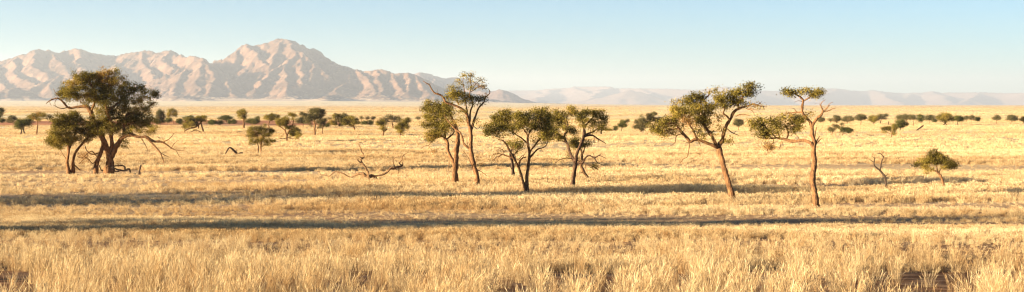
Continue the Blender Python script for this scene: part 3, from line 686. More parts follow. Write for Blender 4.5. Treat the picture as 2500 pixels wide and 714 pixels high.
OF, SF = (1580, 190), 3.4
traced_tree('acacia_tree', 'broad leaning acacia with two leafy masses on one bent trunk right of centre', 'tree', OF, SF, (712, 1005), [
 [(714, 1006, 31), (704, 965, 26), (692, 920, 24), (668, 845, 23), (636, 740, 22), (616, 660, 22), (600, 600, 22), (600, 555, 19), (622, 525, 16), (636, 470, 15), (660, 400, 14), (690, 350, 12), (720, 290, 12), (762, 262, 10), (820, 250, 7), (880, 230, 6), (930, 240, 4), (984, 242, 1.5)],
 [(588, 580, 17), (562, 562, 16), (520, 545, 13), (470, 525, 12), (400, 505, 13), (358, 524, 12), (330, 490, 11), (290, 450, 10), (260, 410, 8), (220, 362, 6), (150, 380, 3)],
 [(585, 570, 15), (558, 525, 14), (530, 470, 13), (500, 430, 12), (470, 380, 10), (470, 310, 10), (482, 275, 9), (490, 212, 8), (476, 178, 7), (512, 138, 5), (520, 104, 3)],
 [(758, 262, 8), (760, 200, 7), (790, 150, 6), (820, 88, 3)],
 [(690, 350, 8), (665, 318, 7), (630, 290, 6), (640, 250, 5), (600, 180, 3)],
 [(470, 330, 8), (430, 252, 6), (398, 190, 3)], [(410, 500, 8), (380, 430, 7), (350, 385, 5), (320, 320, 3)],
 [(262, 415, 6), (170, 430, 5), (90, 440, 2)],
 [(512, 138, 4), (500, 120, 3), (524, 100, 1.5)],
 [(820, 250, 4), (870, 270, 3.5), (892, 312, 1.5)], [(735, 315, 5), (770, 300, 4), (820, 302, 3), (852, 312, 1.5)], [(880, 232, 3.5), (930, 210, 2.5), (950, 190, 1.2)], [(850, 246, 3.5), (900, 262, 2.5), (945, 262, 1.2)],
 [(356, 530, 5), (346, 590, 4), (330, 655, 3), (300, 672, 2.5), (268, 712, 1.5)], [(290, 460, 4), (242, 480, 3.5), (225, 540, 3), (158, 577, 1.5)], [(415, 508, 4), (435, 545, 3), (442, 562, 1.5)], [(350, 540, 3), (310, 525, 2), (285, 530, 1.2)],
 [(665, 420, 5), (700, 450, 4.5), (740, 470, 3.5), (766, 476, 2)], [(720, 462, 3), (735, 440, 2)],
 [(620, 545, 4), (650, 520, 3), (690, 532, 1.5)],
], [(60, 400, 44, 36), (110, 380, 48, 38), (100, 440, 48, 36, 1, 1, .5), (130, 478, 40, 26, .8, .8, .6), (180, 342, 48, 36), (170, 410, 58, 46), (222, 240, 48, 38), (250, 192, 44, 32), (230, 272, 48, 36), (290, 300, 58, 48), (312, 260, 50, 42), (330, 170, 48, 44), (400, 140, 56, 36), (430, 160, 44, 46), (370, 202, 58, 48), (440, 230, 56, 46, 1, .9, .55), (330, 360, 58, 46, 1, .8, .75), (242, 340, 58, 38), (260, 388, 48, 36, .9, .8, .7), (390, 280, 58, 48, 1, 1, .55), (410, 340, 58, 46, 1, 1, .25), (470, 350, 46, 38, 1, 1, .2), (520, 258, 44, 46, 1, 1, .4), (552, 228, 34, 36), (505, 378, 46, 36, 1, 1, .3), (430, 420, 48, 26, .8), (440, 490, 55, 24, .7, .7, .55), (480, 462, 50, 26, .6, .6, .6),
  (560, 98, 36, 24), (590, 150, 54, 40, 1, 1, .3), (560, 180, 34, 24), (640, 190, 48, 46), (700, 142, 58, 46), (770, 92, 58, 46), (840, 60, 56, 34), (880, 98, 44, 42), (850, 130, 44, 24), (720, 190, 58, 44), (660, 230, 46, 28), (782, 195, 46, 30, .8), (830, 200, 46, 22, .6, .6, .6), (895, 218, 46, 20, .5, .35, .85), (925, 232, 28, 20, .5, .35, .85), (575, 322, 28, 26, .5, .5, .6), (620, 395, 55, 28, .4, .4, .6), (560, 450, 46, 36, .4, .4, .6), (668, 520, 22, 18, .6, .7), (600, 340, 40, 30, .4, .35, .6)],
 29, tips=17, per=16, lsize=0.15)

OG, SG = (1810, 200), 3.57
traced_tree('acacia_tree', 'tall twisted acacia with a flat topped tuft and one long leafy arm reaching left', 'tree', OG, SG, (650, 1090), [
 [(651, 1093, 36), (650, 1040, 29), (646, 990, 27), (634, 930, 25), (622, 850, 24), (630, 770, 23), (640, 700, 23), (632, 620, 23), (636, 562, 22), (640, 520, 20), (620, 470, 17), (618, 420, 14), (612, 380, 14), (598, 350, 12), (562, 316, 12), (535, 290, 12), (525, 250, 12), (530, 200, 11), (538, 160, 10), (512, 132, 8), (480, 110, 7), (440, 90, 5), (398, 78, 2.5)],
 [(626, 575, 18), (604, 535, 16), (550, 512, 14), (500, 515, 13), (450, 520, 13), (400, 515, 12), (350, 500, 10), (300, 494, 9), (262, 500, 7), (220, 480, 5), (160, 440, 3)],
 [(618, 385, 13), (640, 340, 12), (665, 308, 12), (692, 288, 11), (712, 258, 10), (706, 232, 7), (690, 200, 4), (705, 170, 3), (732, 150, 1.5)],
 [(538, 162, 7), (580, 138, 6), (622, 110, 5), (682, 88, 2.5)],
 [(718, 250, 6), (750, 220, 5), (768, 186, 3), (800, 170, 1.2)], [(722, 256, 6), (770, 245, 5), (800, 228, 3.5), (828, 232, 1.5)], [(690, 205, 3), (680, 185, 1.5)], [(760, 205, 3), (775, 200, 1.5)],
 [(525, 262, 7), (480, 262, 6), (430, 265, 5), (368, 276, 2.5)], [(480, 261, 4), (455, 230, 3), (428, 225, 1.5)], [(390, 272, 3), (380, 236, 1.5)], [(540, 292, 4), (575, 280, 3), (600, 262, 2), (630, 262, 1.2)],
 [(385, 505, 8), (400, 460, 7), (390, 400, 6), (368, 365, 3)], [(295, 494, 7), (250, 450, 6), (200, 400, 4), (140, 350, 2.5)], [(265, 505, 5), (270, 530, 5), (240, 560, 3)], [(330, 498, 6), (300, 420, 5), (280, 360, 3)], [(265, 500, 4), (200, 498, 3), (140, 490, 1.5)],
 [(340, 515, 4), (330, 570, 3), (314, 600, 1.5)], [(355, 515, 3.5), (352, 545, 2.5), (366, 570, 1.2)], [(390, 470, 3), (440, 466, 1.5)],
 [(636, 490, 6), (645, 440, 4), (656, 390, 3)], [(650, 530, 7), (664, 500, 5), (684, 468, 2.5)], [(655, 535, 6), (680, 505, 4), (706, 485, 2)], [(622, 470, 5), (592, 470, 3), (588, 455, 2)],
], [(370, 75, 34, 28), (398, 88, 32, 22), (440, 66, 38, 22), (420, 102, 28, 12), (540, 86, 42, 32), (580, 80, 48, 30), (640, 80, 54, 30), (690, 82, 38, 20), (620, 110, 38, 16, 1, 1, .3), (660, 105, 30, 16, 1, 1, .3),
  (600, 265, 38, 26, .6, .35, .8), (570, 282, 28, 18, .5, .4, .8),
  (60, 362, 38, 26), (90, 330, 44, 30), (138, 322, 38, 26), (120, 390, 48, 36), (170, 362, 48, 36), (140, 440, 58, 32), (200, 420, 58, 46), (260, 352, 58, 42), (260, 420, 58, 42), (320, 320, 54, 36), (380, 310, 54, 30), (320, 380, 58, 46), (400, 360, 58, 36), (460, 330, 54, 36, 1, 1, .4), (500, 320, 38, 30, 1, 1, .3), (522, 350, 22, 20, 1, 1, .3), (470, 390, 48, 30, .8), (430, 402, 38, 26, .5), (492, 420, 28, 22, .4), (230, 470, 48, 26, .8), (180, 470, 40, 24, .7, .7, .6), (330, 460, 38, 26, .4, .4), (210, 562, 42, 24, 1.3, 1.2, .92), (240, 580, 24, 12, 1.3, 1.2, .92)],
 30, tips=19, per=16, lsize=0.13)

OH, SH = (2100, 350), 5.49
traced_tree('dead_tree', 'bare dead sapling forking into two crooked arms, left of the small leafy acacia', 'dead tree', OH, SH, (350, 612), [
 [(350, 615, 13), (346, 560, 13), (340, 500, 14), (330, 440, 14), (300, 395, 13), (270, 356, 13), (240, 335, 10), (205, 305, 9), (185, 270, 8), (188, 220, 7), (186, 186, 4), (150, 160, 1.5)],
 [(266, 352, 10), (278, 320, 9), (280, 270, 9), (294, 220, 8), (305, 176, 8), (286, 140, 6), (265, 126, 5), (220, 128, 1.5)],
 [(186, 252, 5), (150, 225, 4), (115, 204, 1.5)], [(205, 304, 5), (160, 303, 4), (130, 306, 2)], [(187, 190, 3), (190, 150, 1.2)], [(305, 178, 4), (322, 165, 3), (338, 154, 1.5)], [(288, 262, 4), (320, 240, 3), (350, 212, 1.2)], [(330, 435, 5), (355, 425, 3.5), (372, 400, 1.5)], [(290, 310, 4), (315, 308, 2)], [(285, 140, 3), (305, 120, 2), (310, 100, 1)],
 [(350, 600, 4), (366, 560, 3), (370, 530, 1.5)],
], [(290, 115, 34, 24, 2.5, .12, .9), (338, 232, 26, 36, 2, .15, .8), (355, 410, 20, 14, .7, .05, .9), (160, 190, 40, 34, 1.6, 0.04, .9)],
 31, tips=10, per=10, lsize=0.1, bark=BARK_DARK)
traced_tree('acacia_tree', 'small low acacia with wide flat leafy crown on a bent stem near the right edge', 'tree', OH, SH, (1120, 606), [
 [(1120, 608, 19), (1118, 550, 17), (1105, 490, 17), (1080, 440, 16), (1045, 400, 15), (1015, 372, 10), (960, 350, 6), (920, 320, 5), (900, 280, 3)],
 [(1045, 398, 10), (1030, 330, 8), (1020, 280, 6), (1000, 200, 3)], [(1055, 398, 8), (1080, 340, 6), (1130, 310, 5), (1200, 290, 4), (1262, 290, 2)], [(930, 325, 4), (850, 300, 3), (760, 290, 1.5)],
], [(735, 290, 36, 14, .8), (790, 262, 55, 36), (820, 212, 44, 24, .7, .8), (850, 298, 55, 34, .8), (880, 242, 58, 46), (930, 200, 58, 56), (960, 142, 56, 46), (1020, 130, 58, 46, 1, 1, .4), (1060, 162, 58, 56, 1, 1, .25), (1010, 230, 66, 56, 1, 1, .25), (1080, 240, 58, 56, 1, 1, .25), (1130, 190, 56, 36, 1, 1, .3), (1190, 200, 46, 34), (1170, 260, 56, 36, 1, 1, .4), (1230, 270, 56, 46), (1272, 300, 42, 36), (1200, 318, 56, 30), (1130, 320, 38, 18, .7), (915, 385, 46, 30, .9, .9, .6), (960, 340, 48, 26, .7, .7, .6), (860, 330, 38, 24, .6, .6, .6)],
 32, tips=26, per=18, lsize=0.12, grow=1.2)
traced_tree('dry_shrub', 'tiny dark dry shrub in the grass between the dead sapling and the small acacia', 'shrub', OH, SH, (765, 622), [
 [(765, 624, 3), (760, 600, 2), (750, 585, 1)], [(765, 615, 2.5), (785, 600, 2), (800, 585, 1)], [(765, 615, 2.5), (740, 605, 2), (728, 595, 1)],
], [(765, 600, 34, 14, 1.5, .6, .9)], 33, tips=25, per=8, lsize=0.08, leafm=LEAF_DRY, bark=BARK_DARK)

# --- fallen dead wood
OJ, SJ = (740, 320), 4.76
traced_tree('fallen_tree', 'weathered fallen dead tree with two twisted limbs standing up from the grass', 'dead tree', OJ, SJ, (765, 545), [
 [(765, 548, 15), (756, 480, 11), (722, 410, 9), (692, 372, 10), (682, 330, 9), (710, 300, 7), (706, 262, 6), (686, 240, 5), (680, 200, 5), (662, 170, 4.5), (661, 136, 3.5), (692, 130, 1.5)],
 [(770, 535, 14), (820, 522, 10), (872, 515, 8), (940, 495, 10), (985, 465, 11), (1012, 432, 10), (1060, 430, 11), (1100, 413, 10), (1152, 404, 10), (1168, 385, 6), (1160, 358, 3)],
 [(1148, 400, 7), (1120, 370, 6), (1152, 335, 6), (1155, 300, 5), (1192, 265, 4), (1242, 243, 1.5)], [(1066, 415, 6), (1047, 350, 5), (1062, 315, 4), (1110, 296, 3), (1142, 292, 1.5)], [(1116, 425, 6), (1116, 470, 5), (1108, 505, 3)], [(1012, 440, 7), (1030, 415, 6), (1060, 420, 5)],
 [(690, 322, 7), (665, 300, 6), (638, 292, 2)], [(694, 368, 7), (652, 352, 6), (632, 326, 5), (645, 314, 4), (672, 326, 3)],
 [(770, 530, 13), (790, 508, 12), (830, 528, 11), (870, 556, 8), (918, 572, 4)],
 [(770, 540, 12), (720, 512, 14), (690, 492, 14), (640, 498, 13), (598, 525, 8), (560, 545, 5)],
 [(560, 540, 6), (510, 520, 7), (462, 490, 8), (400, 474, 7), (368, 464, 7), (340, 490, 6), (296, 530, 4)],
 [(296, 530, 4), (240, 512, 3.5), (205, 515, 3.5), (200, 498, 3.5), (186, 475, 3), (154, 467, 1.5)],
], None, 34, bark=DEADWOOD, depth=0.7, twig_parts=6.5, thick=1.12)
OK3, SK3 = (550, 250), 5.49
traced_tree('fallen_branch', 'dark arched fallen branch lying in the grass left of the round bushy tree', 'branch', OK3, SK3, (100, 690), [
 ([(0, 690, 7), (12, 665, 8), (40, 612, 10), (70, 604, 11), (112, 640, 13), (160, 682, 11), (200, 676, 12), (234, 664, 13)],), [(130, 655, 5), (150, 640, 3), (145, 625, 1.5)],
], None, 35, bark=BARK_DARK, depth=0.5)
traced_tree('tree_stump', 'thin broken stump standing in the grass right of the huge old acacia', 'stump', OA, SA, (650, 696), [
 [(648, 698, 7), (650, 680, 6), (656, 662, 6), (657, 651, 4)]], None, 36, bark=BARK_DARK)
traced_tree('fallen_branch', 'crooked dead branches strewn at the foot of the huge old acacia', 'branch', OA, SA, (545, 692), [
 [(585, 696, 6), (580, 680, 7), (555, 690, 6), (520, 688, 6), (470, 668, 5)], [(552, 688, 6), (550, 665, 5), (530, 655, 4), (505, 660, 2)], [(520, 688, 5), (500, 696, 4), (480, 690, 3)]], None, 37, bark=BARK_DARK, depth=0.6)
traced_tree('fallen_log', 'two dark dead poles leaning together out of the far grass on the right', 'log', (2220, 240), 6.49, (150, 500), [
 [(115, 503, 5), (150, 480, 7), (185, 452, 8), (212, 428, 8)], ([(135, 500, 5), (170, 478, 7), (205, 452, 8), (232, 430, 8)],)], None, 38, bark=BARK_DARK, depth=0.5)
traced_tree('wooden_post', 'short dark post standing by itself right of the far pale trees', 'post', (1950, 240), 6.49, (1423, 400), [
 [(1423, 402, 6), (1423, 380, 6), (1422, 365, 5.5)]], None, 39, bark=BARK_DARK)

# --- nearer trees of the plain, each with its own limbs
OM, SM = (550, 250), 5.49
PG = 'trees scattered over the plain'
PK = dict(group=PG, lsize=None, twig_parts=7.5, stubs=False, grow=1.15)
traced_tree('acacia_tree', 'round bushy tree on two short thin stems in the golden grass', 'tree', OM, SM, (470, 682), [
 [(480, 684, 10), (478, 620, 9), (480, 570, 8), (500, 500, 6), (540, 430, 4)], ([(437, 674, 9), (438, 610, 8), (430, 550, 6), (400, 490, 4)],),
 [(480, 580, 5), (440, 500, 4), (430, 420, 3)], [(478, 600, 4), (560, 540, 3), (620, 530, 2)]],
 [(320, 390, 50, 45), (380, 350, 60, 40), (450, 340, 60, 35), (520, 340, 55, 35), (600, 370, 55, 35, 1, 1, .2), (350, 440, 55, 50), (430, 420, 65, 60), (510, 420, 65, 60), (590, 440, 50, 40, 1, 1, .3), (340, 510, 45, 40), (410, 510, 60, 45), (490, 500, 60, 45), (560, 510, 50, 40), (630, 510, 40, 30, 1, 1, .25), (370, 560, 35, 25, .8), (540, 560, 50, 25, .8), (590, 560, 30, 20, .7), (620, 400, 40, 35, 1, 1, .15)], 61, **PK)
traced_tree('acacia_tree', 'many stemmed tree with dark low foliage on its right, behind the round bushy tree', 'tree', OM, SM, (825, 506), [
 [(825, 508, 11), (828, 450, 10), (850, 390, 9), (880, 340, 8), (905, 300, 7), (915, 240, 6), (900, 190, 4), (890, 165, 3)],
 [(820, 440, 9), (800, 380, 8), (760, 345, 7), (720, 315, 5), (700, 280, 3)], [(805, 385, 7), (805, 330, 6), (800, 260, 5), (790, 220, 3)], [(850, 390, 5), (900, 350, 4), (960, 345, 3)], [(835, 470, 6), (880, 485, 5), (930, 480, 4), (1000, 492, 3)], [(812, 485, 5), (760, 480, 5), (700, 490, 4), (660, 470, 2)]],
 [(700, 260, 35, 30), (740, 235, 45, 35), (790, 225, 45, 35), (830, 250, 35, 35), (720, 290, 35, 25), (760, 290, 40, 30), (810, 280, 40, 30), (850, 160, 28, 18), (890, 160, 35, 20), (925, 165, 25, 20), (905, 215, 30, 40, .6, .6, .6), (850, 215, 35, 30, .6, .6, .6), (840, 330, 40, 35, 1, 1, .2), (900, 330, 45, 35, 1, 1, .2), (880, 390, 50, 35, 1, 1, .15), (950, 370, 50, 35, 1, 1, .15), (985, 390, 30, 30, 1, 1, .15), (930, 430, 50, 40, 1, 1, .2), (985, 440, 38, 35, 1, 1, .3), (870, 440, 30, 30, .7, .7, .4), (720, 450, 50, 30, .4, .3, .9), (880, 480, 60, 20, .4, .3, .9)], 62, **PK)
traced_tree('acacia_tree', 'tall bare stemmed tree with a wide open grey crown', 'tree', OM, SM, (1200, 433), [
 [(1200, 435, 11), (1198, 370, 11), (1200, 310, 11), (1195, 260, 10), (1205, 220, 8), (1230, 170, 6), (1240, 120, 4), (1250, 85, 2)],
 [(1195, 265, 7), (1150, 240, 6), (1110, 210, 5), (1060, 160, 3)], [(1203, 230, 6), (1260, 190, 5), (1310, 150, 4), (1340, 150, 2)], [(1198, 250, 6), (1170, 200, 5), (1150, 140, 3)], [(1200, 300, 5), (1250, 260, 4), (1300, 220, 3)], [(1210, 400, 4), (1245, 330, 4), (1260, 280, 3)]],
 [(1040, 145, 40, 20), (1080, 170, 45, 30, .8), (1120, 190, 50, 40, .8), (1160, 110, 45, 35), (1170, 160, 50, 40, .8), (1220, 95, 45, 25), (1230, 140, 50, 40, .8), (1290, 110, 45, 25), (1320, 105, 28, 15), (1280, 160, 45, 35, .8), (1320, 150, 30, 20, .7), (1210, 200, 50, 35, .7), (1270, 210, 45, 30, .7), (1140, 230, 40, 25, .6), (1250, 250, 50, 35, .7, .7, .5), (1100, 240, 40, 30, .6), (1130, 290, 50, 30, .5)], 63, leafm=LEAF_FAR, **PK)
traced_tree('acacia_tree', 'thin brown tree close to the right of the tall bare stemmed tree', 'tree', OM, SM, (1297, 421), [
 [(1297, 423, 7), (1305, 360, 6), (1318, 300, 5), (1330, 250, 3)], [(1305, 360, 4), (1285, 310, 3), (1280, 260, 2)]],
 [(1310, 240, 40, 25), (1270, 260, 40, 30), (1330, 230, 25, 20), (1290, 300, 40, 35, .7, .7, .6), (1330, 290, 25, 30, .7, .7, .6), (1260, 310, 30, 30, .6)], 64, leafm=LEAF_FAR, **PK)
traced_tree('acacia_tree', 'slim tall tree with a rounded green top on the red bank', 'tree', OM, SM, (243, 329), [
 [(243, 331, 9), (245, 280, 8), (240, 230, 7), (235, 180, 6), (225, 130, 4)], ([(258, 330, 5), (258, 270, 4), (262, 220, 3)],)],
 [(185, 135, 32, 25), (220, 120, 40, 25), (255, 120, 25, 22), (200, 165, 38, 25), (245, 150, 35, 30), (265, 180, 22, 20), (250, 200, 30, 25, .8), (200, 210, 30, 20, .5), (265, 235, 20, 20, .5)], 65, **PK)
traced_tree('acacia_tree', 'small flat crowned tree on a thin bowed stem', 'tree', OM, SM, (585, 331), [
 [(585, 333, 8), (582, 290, 8), (595, 255, 7), (625, 230, 6), (640, 200, 4)], [(625, 232, 4), (680, 230, 3), (710, 200, 2)], [(632, 235, 3), (642, 270, 2)]],
 [(560, 200, 35, 30), (600, 180, 45, 28), (650, 180, 45, 28), (700, 185, 32, 20), (640, 215, 45, 22, .7), (690, 220, 40, 25, .6, .6, .5), (540, 215, 18, 15)], 66, **PK)
ON2 = (350, 230)
traced_tree('acacia_tree', 'collapsed acacia whose broken trunk props its crown on the grass', 'tree', ON2, SM, (800, 495), [
 [(802, 497, 10), (790, 450, 10), (780, 400, 9), (768, 370, 8), (790, 325, 5)], ([(640, 455, 9), (690, 445, 10), (740, 410, 11), (775, 370, 9), (790, 340, 6)],), ([(558, 490, 6), (610, 465, 7), (650, 450, 8)],), [(735, 458, 9), (745, 400, 8)], ([(640, 505, 5), (700, 482, 5), (760, 505, 4)],), [(650, 450, 6), (620, 400, 5), (610, 360, 3)]],
 [(560, 430, 45, 35), (590, 390, 50, 40), (630, 350, 55, 35), (640, 400, 60, 45), (680, 340, 40, 30), (690, 380, 35, 35, 1, 1, .25), (600, 330, 35, 20), (745, 310, 45, 22), (790, 310, 48, 20), (830, 310, 25, 18), (780, 340, 50, 22, 1, 1, .3), (740, 340, 35, 25), (680, 480, 50, 25, .5, .3, .9), (820, 350, 25, 20)], 67, **PK)
OQ = (780, 250)
traced_tree('acacia_tree', 'small tree with a forked foot left of the drooping tree', 'tree', OQ, SM, (855, 434), [
 [(855, 436, 9), (855, 395, 9), (845, 370, 7), (840, 330, 4)], [(858, 395, 7), (885, 375, 7), (910, 355, 4)]],
 [(810, 260, 45, 28), (850, 260, 30, 25), (780, 285, 30, 22), (830, 290, 40, 30, .8), (845, 330, 40, 30, .6, .7, .6), (820, 350, 30, 25, .6), (870, 345, 30, 20, .5)], 68, **PK)
traced_tree('acacia_tree', 'drooping tree leaning right with foliage to the ground', 'tree', OQ, SM, (1080, 446), [
 [(1080, 448, 8), (1085, 415, 8), (1110, 370, 6), (1130, 320, 5), (1150, 270, 4)], [(1078, 420, 6), (1110, 440, 6), (1135, 450, 4)], [(1150, 300, 5), (1180, 350, 4), (1188, 390, 4)]],
 [(1180, 220, 40, 22), (1160, 250, 45, 28), (1130, 280, 45, 30), (1060, 310, 45, 28), (1100, 300, 40, 30), (1160, 300, 35, 30), (1050, 350, 40, 30, .8), (1090, 340, 45, 35, .8), (1070, 390, 40, 28, .6), (1175, 340, 25, 35, .7), (1110, 380, 35, 25, .6)], 69, **PK)
traced_tree('acacia_tree', 'dark leaning tree on the edge of the red bank', 'tree', OQ, SM, (470, 359), [
 [(470, 361, 10), (455, 330, 10), (430, 300, 8), (410, 270, 5)], [(450, 325, 7), (460, 280, 5), (470, 240, 3)]],
 [(320, 240, 40, 25, .9, .9, .5), (360, 220, 45, 30), (400, 210, 45, 28), (445, 205, 30, 22), (340, 280, 45, 25, .8), (390, 260, 50, 35, 1, 1, .25), (440, 260, 50, 35, 1, 1, .15), (490, 240, 40, 30, 1, 1, .15), (500, 265, 40, 20, 1, 1, .2), (420, 295, 40, 20, 1, 1, .2)], 70, **PK)
traced_tree('acacia_tree', 'yellow green tree with an orange trunk on the bank', 'tree', OQ, SM, (262, 309), [
 [(262, 311, 7), (262, 270, 6), (250, 230, 5), (235, 190, 3)], [(255, 250, 4), (290, 220, 3)]],
 [(195, 180, 30, 22), (240, 170, 45, 22), (285, 180, 25, 20), (230, 210, 40, 28, .7), (285, 215, 30, 20, .7), (180, 260, 50, 25), (150, 285, 40, 22), (210, 285, 45, 22), (320, 250, 45, 30), (300, 285, 40, 22), (340, 285, 40, 18)], 71, **PK)
traced_tree('acacia_tree', 'big grey broad tree left of the broad leaning acacia', 'tree', (1450, 230), SM, (630, 496), [
 [(630, 498, 9), (640, 460, 8), (680, 420, 7), (720, 390, 6), (760, 350, 5), (780, 300, 3)], [(690, 415, 6), (640, 380, 5), (600, 350, 3)], [(660, 440, 6), (600, 430, 4), (560, 440, 2)], [(740, 370, 5), (820, 360, 4), (880, 340, 2)]],
 [(580, 370, 35, 30), (640, 330, 45, 35), (560, 440, 40, 25), (610, 430, 50, 35), (650, 400, 50, 40), (700, 360, 45, 40), (730, 290, 40, 35), (770, 260, 50, 22), (810, 265, 30, 20), (760, 320, 45, 40), (800, 330, 30, 40, .5), (840, 330, 35, 25), (880, 330, 35, 22), (870, 370, 40, 25, .7), (640, 460, 40, 25), (700, 430, 30, 25, .6)], 72, leafm=LEAF_FAR, **PK)
OT, ST = (1950, 240), 6.49
traced_tree('acacia_tree', 'left one of two low flat trees in the grass right of the twisted acacia', 'tree', OT, ST, (525, 573), [
 [(525, 575, 7), (535, 540, 6), (560, 500, 5), (580, 470, 3)], [(545, 520, 4), (510, 500, 3), (490, 480, 2)]],
 [(500, 490, 40, 35), (485, 480, 30, 28), (540, 500, 30, 25), (600, 440, 50, 25), (560, 420, 30, 15), (640, 460, 40, 18), (690, 410, 35, 22, .8)], 73, leafm=LEAF_FAR, **PK)
traced_tree('acacia_tree', 'right one of two low flat trees right of the twisted acacia, with dark right side', 'tree', OT, ST, (700, 577), [
 [(692, 579, 6), (702, 540, 5), (725, 510, 4), (760, 490, 3)], [(700, 555, 5), (740, 560, 5), (768, 578, 4)], [(702, 540, 4), (660, 530, 3), (640, 520, 2)], [(725, 510, 4), (800, 505, 3)]],
 [(710, 500, 45, 30, .9), (760, 490, 60, 35, 1, 1, .2), (820, 490, 50, 30, 1, 1, .2), (860, 515, 25, 15, 1, 1, .2), (680, 480, 40, 35, .7), (640, 530, 35, 20, .5, .5, .7), (790, 530, 60, 15, 1, 1, .25)], 74, leafm=LEAF_DARK, **PK)
traced_tree('acacia_tree', 'low green flat topped tree in front of the dark round tree', 'tree', OT, ST, (1465, 596), [
 [(1467, 598, 8), (1470, 560, 7), (1495, 520, 6), (1520, 480, 4)], [(1460, 570, 5), (1400, 540, 4), (1370, 500, 2)], [(1475, 545, 4), (1440, 500, 3)]],
 [(1340, 470, 40, 28), (1390, 465, 45, 25), (1430, 470, 45, 30), (1490, 450, 45, 30), (1530, 470, 35, 30), (1360, 520, 45, 30, .6, .5, .7), (1500, 510, 40, 30, .6), (1520, 565, 30, 30, .6), (1330, 540, 30, 25, .4, .4, .8)], 75, **PK)

